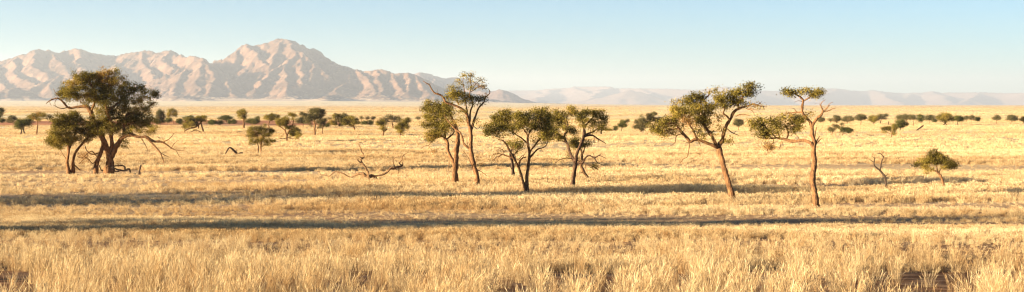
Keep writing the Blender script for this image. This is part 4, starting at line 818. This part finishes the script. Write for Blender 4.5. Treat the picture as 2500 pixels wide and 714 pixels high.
# --- trees and bushes scattered over the plain: (name, x0, x1, crown top, crown bottom, base y, trunk x, style, leaf, label)
BG = [
 ('acacia_tree', -16, 9, 262, 290, 296, 2, 'open', 'D', 'dark tree cut off by the left edge'),
 ('bush', -4, 13, 289, 298, 298, 5, 'bush', 'D', 'low dark bush at the left edge under the cut off tree'),
 ('bush', 15, 41, 282, 298, 298, 28, 'bush', 'F', 'grey green bush before the red bank at far left'),
 ('acacia_tree', 33, 86, 282, 319, 326, 60, 'lean', 'D', 'dark wide tree with leaning stems at far left'),
 ('acacia_tree', 69, 122, 272, 300, 327, 89, 'umbrella', 'L', 'green flat crowned tree with a short thick trunk at far left'),
 ('acacia_tree', 381, 404, 267, 296, 302, 396, 'round', 'F', 'grey tree just right of the huge acacia crown'),
 ('bush', 374, 402, 287, 302, 302, 388, 'bush', 'D', 'dark bush below the grey tree beside the huge acacia'),
 ('acacia_tree', 408, 434, 265, 292, 301, 424, 'tall', 'L', 'upright green tree standing alone right of the grey tree'),
 ('bush', 403, 420, 287, 298, 299, 411, 'bush', 'D', 'dark low bush at the foot of the upright green tree'),
 ('bush', 430, 446, 289, 302, 302, 438, 'bush', 'D', 'small round bush between the upright tree and the collapsed tree'),
 ('acacia_tree', 446, 460, 283, 296, 299, 453, 'open', 'D', 'small dark tree left behind the collapsed tree'),
 ('acacia_tree', 459, 473, 281, 291, 297, 467, 'umbrella', 'D', 'small flat crowned tree peeping over the collapsed tree'),
 ('bush', 504, 530, 292, 303, 304, 517, 'bush', 'D', 'long dark bush right of the collapsed tree'),
 ('bush', 528, 546, 294, 303, 304, 537, 'bush', 'F', 'grey low bush on the red bank'),
 ('acacia_tree', 532, 568, 281, 294, 296, 552, 'round', 'D', 'rounded dark crown rising behind the red bank'),
 ('bush', 556, 566, 292, 301, 301, 561, 'bush', 'D', 'smaller of two round bushes left of the slim tall tree'),
 ('bush', 565, 577, 291, 301, 301, 571, 'bush', 'D', 'larger of two round bushes left of the slim tall tree'),
 ('bush', 599, 637, 289, 301, 302, 618, 'bush', 'D', 'long dark green thicket right of the slim tall tree'),
 ('acacia_tree', 621, 634, 285, 293, 300, 628, 'open', 'D', 'tiny thin tree sticking out of the long thicket'),
 ('acacia_tree', 722, 753, 285, 306, 309, 740, 'round', 'F', 'brownish tree left behind the tall bare stemmed tree'),
 ('acacia_tree', 798, 811, 285, 292, 297, 805, 'umbrella', 'F', 'tiny grey tree far behind, left of the orange trunked pair'),
 ('acacia_tree', 833, 849, 276, 289, 305, 842, 'round', 'F', 'grey rounded crown behind the dark leaning tree'),
 ('bush', 790, 806, 301, 309, 309, 798, 'bush', 'D', 'dark bush at the end of the red bank near the thin brown tree'),
 ('acacia_tree', 878, 887, 285, 290, 296, 882, 'umbrella', 'F', 'leftmost of three tiny far trees in a row'),
 ('acacia_tree', 893, 902, 285, 292, 296, 897, 'open', 'F', 'middle one of three tiny far trees in a row'),
 ('acacia_tree', 907, 917, 285, 292, 296, 912, 'open', 'F', 'rightmost of three tiny far trees in a row'),
 ('bush', 881, 897, 295, 304, 304, 889, 'bush', 'D', 'left one of two black looking bushes on the bank edge'),
 ('bush', 897, 911, 293, 304, 304, 904, 'bush', 'D', 'right one of two black looking bushes on the bank edge'),
 ('acacia_tree', 931, 979, 280, 306, 311, 960, 'umbrella', 'F', 'broad double crowned tree behind the two leaning trees'),
 ('acacia_tree', 1015, 1025, 286, 290, 296, 1020, 'umbrella', 'F', 'tiny lone flat topped tree on the plain left of the tall thin topped tree'),
 ('bush', 1476, 1495, 313, 319, 319, 1486, 'bush', 'L', 'low green bush right of the dark forked acacia'),
 ('bush', 1498, 1507, 305, 318, 319, 1502, 'bush', 'D', 'narrow dark upright bush in the pale grass right of centre'),
 ('acacia_tree', 1508, 1531, 294, 313, 319, 1517, 'round', 'D', 'small dark rounded tree next to the narrow upright bush'),
 ('acacia_tree', 1526, 1536, 291, 297, 300, 1531, 'round', 'F', 'tiny far tree just above the small dark rounded tree'),
 ('acacia_tree', 1788, 1816, 289, 310, 316, 1803, 'round', 'F', 'grey tree seen under the right arm of the broad leaning acacia'),
 ('acacia_tree', 1940, 1963, 281, 304, 308, 1952, 'round', 'F', 'grey tree partly hidden behind the twisted acacia arm'),
 ('acacia_tree', 1994, 2015, 286, 298, 301, 2005, 'round', 'F', 'grey tree just right of the twisted acacia trunk'),
 ('acacia_tree', 2023, 2032, 290, 297, 300, 2027, 'open', 'F', 'tiny thin brown tree in the far row beside the bare forked arm'),
 ('acacia_tree', 2030, 2054, 281, 298, 301, 2042, 'round', 'F', 'ragged grey tree, first of the far row left of the wide low one'),
 ('acacia_tree', 2055, 2084, 283, 299, 302, 2068, 'broad', 'F', 'wide low brown grey tree in the far row'),
 ('acacia_tree', 2086, 2119, 279, 295, 304, 2102, 'broad', 'F', 'flat bottomed tree on one clear stem in the far row'),
 ('acacia_tree', 2118, 2147, 282, 298, 301, 2133, 'broad', 'L', 'greener low tree touching the open crowned tree'),
 ('acacia_tree', 2140, 2169, 277, 293, 301, 2149, 'open', 'F', 'open crowned tree with pale branches left of the short post'),
 ('acacia_tree', 2189, 2234, 279, 295, 304, 2217, 'broad', 'F', 'flat topped grey tree behind the dark round tree'),
 ('acacia_tree', 2178, 2217, 292, 313, 317, 2197, 'round', 'D', 'dark round tree behind the low green flat topped one'),
 ('acacia_tree', 2218, 2236, 280, 295, 308, 2231, 'open', 'F', 'half bare tree with a brown trunk left of the leaning poles'),
 ('acacia_tree', 2237, 2257, 280, 296, 299, 2247, 'bush', 'D', 'dark green dense tree in the far right row'),
 ('acacia_tree', 2254, 2281, 279, 297, 301, 2268, 'broad', 'F', 'brown grey tree right of the dark green dense one'),
 ('bush', 2277, 2288, 289, 297, 298, 2283, 'bush', 'D', 'small dark bush left of the biggest far tree'),
 ('acacia_tree', 2288, 2328, 275, 300, 304, 2308, 'twin', 'L', 'biggest green tree of the far right row, on two dark stems'),
 ('acacia_tree', 2322, 2354, 282, 298, 303, 2338, 'broad', 'D', 'dome crowned tree touching the biggest far tree on its right'),
 ('acacia_tree', 2354, 2364, 282, 294, 297, 2359, 'round', 'F', 'narrow pale tree right of the dome crowned tree'),
 ('acacia_tree', 2363, 2381, 281, 296, 299, 2371, 'open', 'F', 'thin ragged tree between the narrow pale tree and the round grey one'),
 ('acacia_tree', 2379, 2392, 285, 296, 299, 2385, 'round', 'D', 'small round dark tree ending the far right thicket'),
 ('acacia_tree', 2423, 2443, 281, 293, 300, 2433, 'vase', 'F', 'lone vase shaped tree on the far right plain'),
 ('acacia_tree', 2451, 2486, 281, 297, 301, 2468, 'broad', 'F', 'wide grey tree near the right edge'),
 ('acacia_tree', 2487, 2512, 284, 297, 301, 2497, 'round', 'L', 'greenish tree cut off by the right edge'),
]
BGLEAF = {'D': LEAF_DARK, 'F': LEAF_FAR, 'L': LEAF}
def box_tree(name, x0, x1, yt, yb, base, tx, style, leaf, label, seed, cat=None, world=None):
    rng = np.random.default_rng(seed)
    if world: X0, Y0, s = world
    else:
        base0 = base; base = base+2.5; Y0 = ground_hit(tx, base); X0 = (tx-CX)/F*Y0; s = Y0/F
    z0 = float(gz(X0, Y0))
    loose = 0.30 if world else 1.0
    root = empty(name, (X0, Y0, z0-0.1)); tag(root, label, cat or ('bush' if name == 'bush' else 'tree'), 'bushes on the plain' if name == 'bush' else 'trees scattered over the plain')
    xl, xr, zt, zb = (x0-tx)*s, (x1-tx)*s, (base-yt)*s, (base-yb)*s
    w, h = xr-xl, zt-zb; xc = (xl+xr)/2
    cl = []
    def add(fx, fz, rx, rz, den=1.0, ts=0.45):
        cx, cz = xl+fx*w, zb+fz*h
        cl.append([cx, rng.normal()*w*0.18, cz, rx*w*1.22, rx*w*1.15, rz*h*1.2, den, 1.0, ts])
    if style == 'umbrella':
        for k in range(7): fx = (k+.5)/7; add(fx, 0.72-0.5*(fx-.5)**2*2+rng.normal()*.06, 0.15, 0.22)
        for k in range(4): add(rng.uniform(.2, .8), 0.4+rng.normal()*.1, 0.12, 0.2, .6, .6)
    elif style in ('round', 'bush', 'twin', 'broad', 'vase'):
        m = 11 if style != 'bush' else 8
        for k in range(m):
            a = rng.uniform(0, 2*math.pi); r = 0.32*math.sqrt(rng.random()); add(.5+r*1.05*math.cos(a), .52+r*math.sin(a)*(1 if style != 'broad' else .8), 0.2, 0.24)
        add(.16, .4, .15, .2); add(.86, .45, .14, .2); add(.4, .8, .18, .18); add(.65, .75, .16, .18)
        if style == 'bush': add(.3, .2, .25, .25); add(.7, .2, .25, .25)
        if style == 'vase': cl = [c for c in cl if c[2] > zb+0.3*h or abs(c[0]-xc) < .2*w]
    elif style in ('open', 'tallopen', 'tall'):
        for k in range(12): add(rng.uniform(.12, .88), rng.uniform(.25, .9), 0.15, 0.17, .9, .55)
        add(.2, .7, .14, .14); add(.8, .75, .14, .14); add(.5, .9, .16, .1)
    elif style == 'slim':
        for k in range(7): add(rng.uniform(.25, .75), rng.uniform(.45, .85), .22, .18)
        add(.2, .65, .18, .15); add(.7, .15, .15, .12, .6)
    elif style == 'lean':
        for k in range(12): t = rng.random(); add(.15+.7*t, .3+.45*t*rng.random()+rng.random()*.3, .16, .18)
        add(.2, .3, .18, .25); add(.8, .75, .18, .2)
    elif style == 'collapsed':
        for k in range(6): add(rng.uniform(.08, .35), rng.uniform(.25, .7), .15, .2)
        for k in range(5): add(rng.uniform(.55, .88), rng.uniform(.65, .9), .13, .13)
        add(.4, .72, .14, .14); add(.2, .2, .14, .15)
    elif style == 'mixed':
        for k in range(5): add(rng.uniform(.1, .45), rng.uniform(.55, .8), .14, .13)
        for k in range(3): add(rng.uniform(.52, .7), rng.uniform(.88, .96), .11, .05, 1)
        for k in range(6): add(rng.uniform(.5, .9), rng.uniform(.1, .5), .15, .14, 1.1, .2)
        for k in range(3): add(rng.uniform(.4, .75), rng.uniform(.5, .75), .12, .12, .5, .6)
    # limbs
    g = Geo(); nodes = []; rad = []
    tr = max(0.10, 0.034*w) if name != 'bush' else max(0.05, 0.02*w)
    if style == 'broad': tr *= .8
    fork = max(0.15*zt, zb*0.8) if name != 'bush' else 0.1*zt
    stems = [0.0]
    if style == 'twin': stems = [-0.1*w, 0.09*w]
    if style in ('lean', 'collapsed', 'mixed'): stems = [0.0, 0.07*w, -0.12*w] if style == 'mixed' else [0.0, -0.16*w]
    if style == 'bush': stems = [-0.2*w, 0, 0.2*w]
    for si, sx in enumerate(stems):
        mine = [c for i, c in enumerate(cl) if i % len(stems) == si]
        tgt = np.mean([c[0] for c in mine]) if mine else xc
        fx = sx+(tgt-sx)*0.35
        trunk = smooth_line([[sx, 0, -0.25, tr*1.25], [sx+rng.normal()*.02*w, 0, fork*.4, tr], [fx, rng.normal()*.05*w, fork, tr*.8], [fx+(tgt-fx)*.3, 0, fork+(zt-fork)*.35, tr*.5]], 0.35)
        tube(g, trunk[:, :3], trunk[:, 3], 7, 0, .1, seed)
        A = trunk[len(trunk)//2:]
        for q in trunk[::2]: nodes.append(q[:3]); rad.append(q[3])
        for c in mine:
            d = ((A[:, :3]-np.array(c[:3]))**2).sum(1)*(1+.5*(A[:, 2] > c[2])); a = A[int(np.argmin(d))]
            mid = (a[:3]+np.array(c[:3]))/2+np.array([rng.normal()*.03*w, rng.normal()*.03*w, -.04*h])
            ln = smooth_line([[*a[:3], a[3]*.55], [*mid, a[3]*.4], [*c[:3], 0.02]], 0.4)
            tube(g, ln[:, :3], ln[:, 3], 5, 0, 0, seed)
            for q in ln[::2]: nodes.append(q[:3]); rad.append(q[3])
    if style == 'collapsed':
        for (ax, az, bx, bz) in ((.75, .75, .9, -.22), (.78, .7, .12, -.18), (.5, .3, .72, -.2)):
            ln = smooth_line([[xl+ax*w, 0, zb+az*h, tr*.7], [xl+(ax+bx)/2*w, .3, zb+(az+bz)/2*h+.05*h, tr*.9], [xl+bx*w, .2, max(zb+bz*h, -0.2), tr*.9]], .3)
            tube(g, ln[:, :3], ln[:, 3], 7, 0, .1, seed)
    g.build('trunk', [BARK if leaf in 'LF' or style == 'mixed' else BARK_DARK], root, True)
    lsize = max(0.15, Y0/1394*0.55)
    if world: lsize = 0.3
    area = sum(math.pi*c[3]*c[5]*c[6] for c in cl)
    want = 4.6*loose*area/(lsize*lsize*.45)
    tips_m2 = max(0.5, min(14, want/area/20))
    g = Geo()
    foliage(g, g, nodes, rad, cl, rng, tips_m2, max(6, want/area/tips_m2), lsize, 0.03, 1, 0)
    g.build('crown', [BARK_DARK, BGLEAF[leaf]], root)
    return root
for i, b in enumerate(BG):
    box_tree(*b, seed=100+i)

# --- trees just left of the frame: their long shadows lie across the grass
for i, (X, Y, hgt, rad_, cb, lab) in enumerate([
 (-35, 62, 8.5, 5.6, 0.10, 'rounded acacia just outside the left edge, nearest of those casting the shadow bands'),
 (-58, 55, 15.0, 5.6, 0.40, 'tall acacia left of the frame behind the nearest rounded one'),
 (-53, 98, 9.0, 6.4, 0.08, 'wide low crowned acacia left of the frame that shades the second band'),
 (-62, 90, 16.0, 6.2, 0.45, 'tallest acacia left of the frame above the wide low crowned one'),
 (-74, 160, 7.0, 4.0, 0.15, 'small acacia left of the frame level with the huge old tree'),
 (-43, 65.5, 9.0, 4.6, 0.25, 'open crowned acacia left of the frame just beyond the nearest rounded one'),
 (-72, 100, 11.0, 5.2, 0.25, 'open crowned acacia left of the frame farther out than the wide low crowned one'),
]):
    box_tree('acacia_tree', -rad_, rad_, -hgt, -hgt*cb, 0, 0, 'open' if i > 4 else 'round', 'L', lab, 300+i, world=(X, Y, 1.0))

# ------------------------------------------------------------------ grass
def tuft(seed, n, R, h, wid, lean, segs=3, heads=0.0, flat=0.0):
    rng = np.random.default_rng(seed)
    g = Geo()
    a = rng.uniform(0, 2*math.pi, n); r = R*np.sqrt(rng.random(n))
    bx, by = r*np.cos(a), r*np.sin(a)*(1-flat)
    H = h*(0.45+0.6*rng.random(n)); 
    la = a+rng.normal(size=n)*0.8; ll = lean*(0.3+rng.random(n))*H
    dx, dy = np.cos(la)*ll+0.10*H, np.sin(la)*ll
    t = np.linspace(0, 1, segs+1)
    px = bx[:, None]+dx[:, None]*t**1.9; py = by[:, None]+dy[:, None]*t**1.9
    pz = H[:, None]*(t-0.16*lean*t**3)-0.03
    fa = rng.uniform(0, math.pi, n); w = wid*(0.6+0.8*rng.random(n))
    ww = w[:, None]*(1-0.75*t[None, :]**1.5)
    ox, oy = np.cos(fa)[:, None]*ww/2, np.sin(fa)[:, None]*ww/2
    L = np.stack([px-ox, py-oy, pz], -1); Rr = np.stack([px+ox, py+oy, pz], -1)
    V = np.stack([L, Rr], 2).reshape(-1, 3); k = segs+1
    b = (np.arange(n)*k*2)[:, None]+(np.arange(segs)*2)[None, :]
    Q = np.stack([b, b+1, b+3, b+2], -1).reshape(-1, 4)
    tint = np.clip(rng.normal(0.55, 0.24, n), 0, 1)
    g.add(V, Q, np.repeat(tint, k*2))
    if heads:
        m = int(n*heads); ii = rng.choice(n, m, replace=False)
        for q in range(3):
            tt = 0.78+0.09*q
            C = np.stack([bx[ii]+dx[ii]*tt**1.9, by[ii]+dy[ii]*tt**1.9, H[ii]*(tt-0.16*lean*tt**3)], -1)
            D = np.stack([dx[ii]*1.2, dy[ii]*1.2, H[ii]*0.8], -1)+rng.normal(size=(m, 3))*0.12*h
            leaves(g, C, D, np.full(m, 0.16*h), np.full(m, wid*1.9), np.clip(tint[ii]+.2, 0, 1), rng)
    return g.build('grass_tuft', [GRASS], link=False)

def scatter(name, label, pts, rotz, scl, idx, sources, tilt=None):
    me = bpy.data.meshes.new(name); me.vertices.add(len(pts)); me.vertices.foreach_set('co', np.asarray(pts, np.float32).ravel())
    n = len(pts)
    rot = np.zeros((n, 3), np.float32); rot[:, 2] = rotz
    rot[:, 0] = RNG.normal(size=n)*0.06; rot[:, 1] = RNG.normal(size=n)*0.06
    at = me.attributes.new('rot', 'FLOAT_VECTOR', 'POINT'); at.data.foreach_set('vector', rot.ravel())
    at = me.attributes.new('scl', 'FLOAT_VECTOR', 'POINT'); at.data.foreach_set('vector', np.asarray(scl, np.float32).ravel())
    at = me.attributes.new('pick', 'INT', 'POINT'); at.data.foreach_set('value', np.asarray(idx, np.int32))
    o = bpy.data.objects.new(name, me); COL.objects.link(o)
    tag(o, label, 'grass', kind='stuff')
    ng = bpy.data.node_groups.new(name+'_scatter', 'GeometryNodeTree')
    ng.interface.new_socket('Geometry', in_out='INPUT', socket_type='NodeSocketGeometry')
    ng.interface.new_socket('Geometry', in_out='OUTPUT', socket_type='NodeSocketGeometry')
    N, L = ng.nodes, ng.links
    gi = N.new('NodeGroupInput'); go = N.new('NodeGroupOutput')
    iop = N.new('GeometryNodeInstanceOnPoints'); jn = N.new('GeometryNodeJoinGeometry')
    for s in reversed(sources):
        oi = N.new('GeometryNodeObjectInfo'); oi.inputs['Object'].default_value = s; oi.inputs['As Instance'].default_value = False
        gi2 = N.new('GeometryNodeGeometryToInstance'); L.new(oi.outputs['Geometry'], gi2.inputs[0]); L.new(gi2.outputs[0], jn.inputs[0])
    def attr(nm, ty):
        a = N.new('GeometryNodeInputNamedAttribute'); a.data_type = ty; a.inputs[0].default_value = nm; return a.outputs[0]
    L.new(gi.outputs[0], iop.inputs['Points']); L.new(jn.outputs[0], iop.inputs['Instance'])
    iop.inputs['Pick Instance'].default_value = True
    L.new(attr('pick', 'INT'), iop.inputs['Instance Index'])
    L.new(attr('rot', 'FLOAT_VECTOR'), iop.inputs['Rotation']); L.new(attr('scl', 'FLOAT_VECTOR'), iop.inputs['Scale'])
    L.new(iop.outputs[0], go.inputs[0])
    md = o.modifiers.new('scatter', 'NODES'); md.node_group = ng
    return o

def wedge(n, y0, y1, half=0.47, power=1.0):
    """points spread evenly over the wedge of plain in view (and a margin either side)"""
    y = np.sqrt(RNG.uniform(y0*y0, y1*y1, n)) if power == 1.0 else y0*(y1/y0)**RNG.random(n)
    x = RNG.uniform(-1, 1, n)*y*half
    return x, y

near_src = [tuft(400+i, 44+6*i, 0.08+0.015*i, 0.80-0.04*i, 0.0042, 0.22+0.05*i, 4, 0.4) for i in range(6)] + [tuft(410+i, 40, 0.17, 0.40, 0.0055, 0.7, 3, 0.2) for i in range(3)]
mid_src = [tuft(420+i, 56, 0.26, 0.55, 0.013, 0.32, 3, 0.2) for i in range(5)] + [tuft(430+i, 34, 0.42, 0.30, 0.016, 0.6, 2, 0.0) for i in range(3)]
far_src = [tuft(440+i, 60, 1.0, 0.52, 0.05, 0.4, 2, 0.0) for i in range(5)]

# foreground
x, y = wedge(9000, 19, 60, 0.5)
den = fbm(x/1.3+5, y/2.4+2, 4, 0.65)
edge = np.clip((60-y)/16, 0, 1)
keep = (den+0.7*RNG.random(len(x))-0.35 > 0.05+0.18*np.clip((44-y)/8, 0, 1)) & (RNG.random(len(x)) < 0.25+0.75*edge)
x, y = x[keep], y[keep]; den = den[keep]
hs = 0.72+0.5*np.clip(den+0.3, 0, 1)+RNG.normal(size=len(x))*0.14
hs *= 1.06*np.clip(1.02-(y-32)/75, 0.6, 1.02)
short = RNG.random(len(x)) < 0.16
scatter('tall_grass', 'tall golden dry grass tufts across the foreground', np.stack([x, y, gz(x, y)], -1), RNG.normal(size=len(x))*0.9, np.stack([hs, hs, np.clip(hs, .45, 1.5)], -1), np.where(short, 6+RNG.integers(0, 3, len(x)), RNG.integers(0, 6, len(x))), near_src)

# middle distance
x, y = wedge(122000, 40, 235, 0.46); xa, ya = wedge(16000, 46, 92, 0.46); x = np.r_[x, xa]; y = np.r_[y, ya]
band = fbm(x/30+9, y/7+4, 3); fine = fbm(x/5, y/4+3, 2)
keep = RNG.random(len(x)) < np.clip(0.70+0.8*band+0.4*fine, 0.35, 1)*np.clip(1.25-y/330, .4, 1)
x, y, band = x[keep], y[keep], band[keep]
hs = np.clip(0.80+1.0*band+RNG.normal(size=len(x))*0.17, 0.35, 1.5)*np.clip(0.5+np.clip(y-78, 0, 99)/60, 0.5, 1)*0.9
short = RNG.random(len(x)) < np.clip(0.35-band, 0.05, .9)
wd = hs*(0.9+y/300)
scatter('grass', 'golden dry grass over the middle of the plain', np.stack([x, y, gz(x, y)], -1), RNG.uniform(0, 6.28, len(x)), np.stack([wd, wd, hs], -1), np.where(short, 5+RNG.integers(0, 3, len(x)), RNG.integers(0, 5, len(x))), mid_src)

# far plain: clumps thin out and widen with distance
x, y = wedge(60000, 190, 700, 0.42)
x2, y2 = wedge(40000, 600, 14000, 0.40, 0)
band = fbm(np.r_[x, x2]/90+2, np.r_[y, y2]/(14+np.r_[y, y2]/22)+6, 3)
x, y = np.r_[x, x2], np.r_[y, y2]
bank = (np.abs(y-548-0.12*x) < 58+22*fbm(x/30, y/30, 2)) & (x < -62+25*fbm(y/20, x/20, 2))
keep = (RNG.random(len(x)) < np.clip(0.72+0.9*band, 0.15, 1)) & (~bank | (RNG.random(len(x)) < 0.04))
x, y, band = x[keep], y[keep], band[keep]
wd = np.clip(y/330, 0.8, 30.0)*(0.7+0.6*RNG.random(len(x)))
hs = np.clip(0.8+0.4*band+RNG.normal(size=len(x))*0.10, .5, 1.4)*np.clip(y/900, 1, 1.6)
scatter('distant_grass', 'pale yellow grass over the far plain', np.stack([x, y, gz(x, y)], -1), RNG.uniform(0, 6.28, len(x)), np.stack([wd, wd*0.8, hs], -1), RNG.integers(0, 5, len(x)), far_src)

# ------------------------------------------------------------------ haze
def build_haze():
    x0, x1, y0, y1, z0, z1 = -26000, 26000, -4000, 41000, -12.0, 780.0
    V = [(x0, y0, z0), (x1, y0, z0), (x1, y1, z0), (x0, y1, z0), (x0, y0, z1), (x1, y0, z1), (x1, y1, z1), (x0, y1, z1)]
    Q = [(3, 2, 1, 0), (4, 5, 6, 7), (0, 1, 5, 4), (1, 2, 6, 5), (2, 3, 7, 6), (3, 0, 4, 7)]
    m, N, L = newmat('air_haze')
    p = N.new('ShaderNodeVolumePrincipled'); p.inputs['Color'].default_value = (0.73, 0.75, 0.79, 1); p.inputs['Density'].default_value = HAZE
    p.inputs['Anisotropy'].default_value = 0.2
    o = N.new('ShaderNodeOutputMaterial'); L.new(p.outputs[0], o.inputs['Volume'])
    ob = mesh_obj('haze', V, Q, [m]); tag(ob, 'pale dusty air filling the plain up to the mountains', 'haze', kind='stuff')
HAZE = 4.2e-5
build_haze()

# ------------------------------------------------------------------ sky, sun, camera
W = bpy.data.worlds.new('World'); S.world = W; W.use_nodes = True
N, L = W.node_tree.nodes, W.node_tree.links; N.clear()
sky = N.new('ShaderNodeTexSky'); sky.sky_type = 'NISHITA'; sky.sun_disc = False
sky.sun_elevation = SUN_EL; sky.sun_rotation = math.atan2(SUN_DIR.x, SUN_DIR.y)
sky.altitude = 900; sky.air_density = 1.0; sky.dust_density = 0.2; sky.ozone_density = 2.5
bg = N.new('ShaderNodeBackground'); bg.inputs[1].default_value = 0.05
wo = N.new('ShaderNodeOutputWorld'); tm = N.new('ShaderNodeMix'); tm.data_type = 'RGBA'; tm.blend_type = 'MULTIPLY'; tm.inputs[0].default_value = 1.0
tm.inputs[7].default_value = (0.42, 0.63, 0.84, 1); L.new(sky.outputs[0], tm.inputs[6]); L.new(tm.outputs[2], bg.inputs[0]); L.new(bg.outputs[0], wo.inputs[0])
ld = bpy.data.lights.new('sun', 'SUN'); ld.energy = 5.0; ld.angle = math.radians(0.5); ld.color = (1.0, 0.87, 0.64)
so = bpy.data.objects.new('sun', ld); COL.objects.link(so); so.rotation_euler = SUN_DIR.to_track_quat('Z', 'Y').to_euler(); so.location = (0, 0, 100)

cam = bpy.data.cameras.new('camera'); co = bpy.data.objects.new('camera', cam); COL.objects.link(co); S.camera = co
co.location = (0, 0, CAMZ); co.rotation_euler = (math.pi/2, 0, 0)
cam.sensor_width = 36; cam.lens = 36*F/2500; cam.shift_y = -(357-HY)/2500
cam.clip_start = 0.1; cam.clip_end = 200000

S.view_settings.view_transform = 'Standard'; S.view_settings.look = 'None'; S.view_settings.gamma = 1
S.view_settings.exposure = 2.4
S.cycles.use_denoising = True; S.cycles.denoiser = 'OPENIMAGEDENOISE'; S.cycles.denoising_input_passes = 'RGB_ALBEDO_NORMAL'; S.cycles.denoising_prefilter = 'ACCURATE'; S.cycles.filter_width = 1.2
S.cycles.max_bounces = 6; S.cycles.diffuse_bounces = 3; S.cycles.transmission_bounces = 4; S.cycles.volume_bounces = 0; S.cycles.transparent_max_bounces = 8
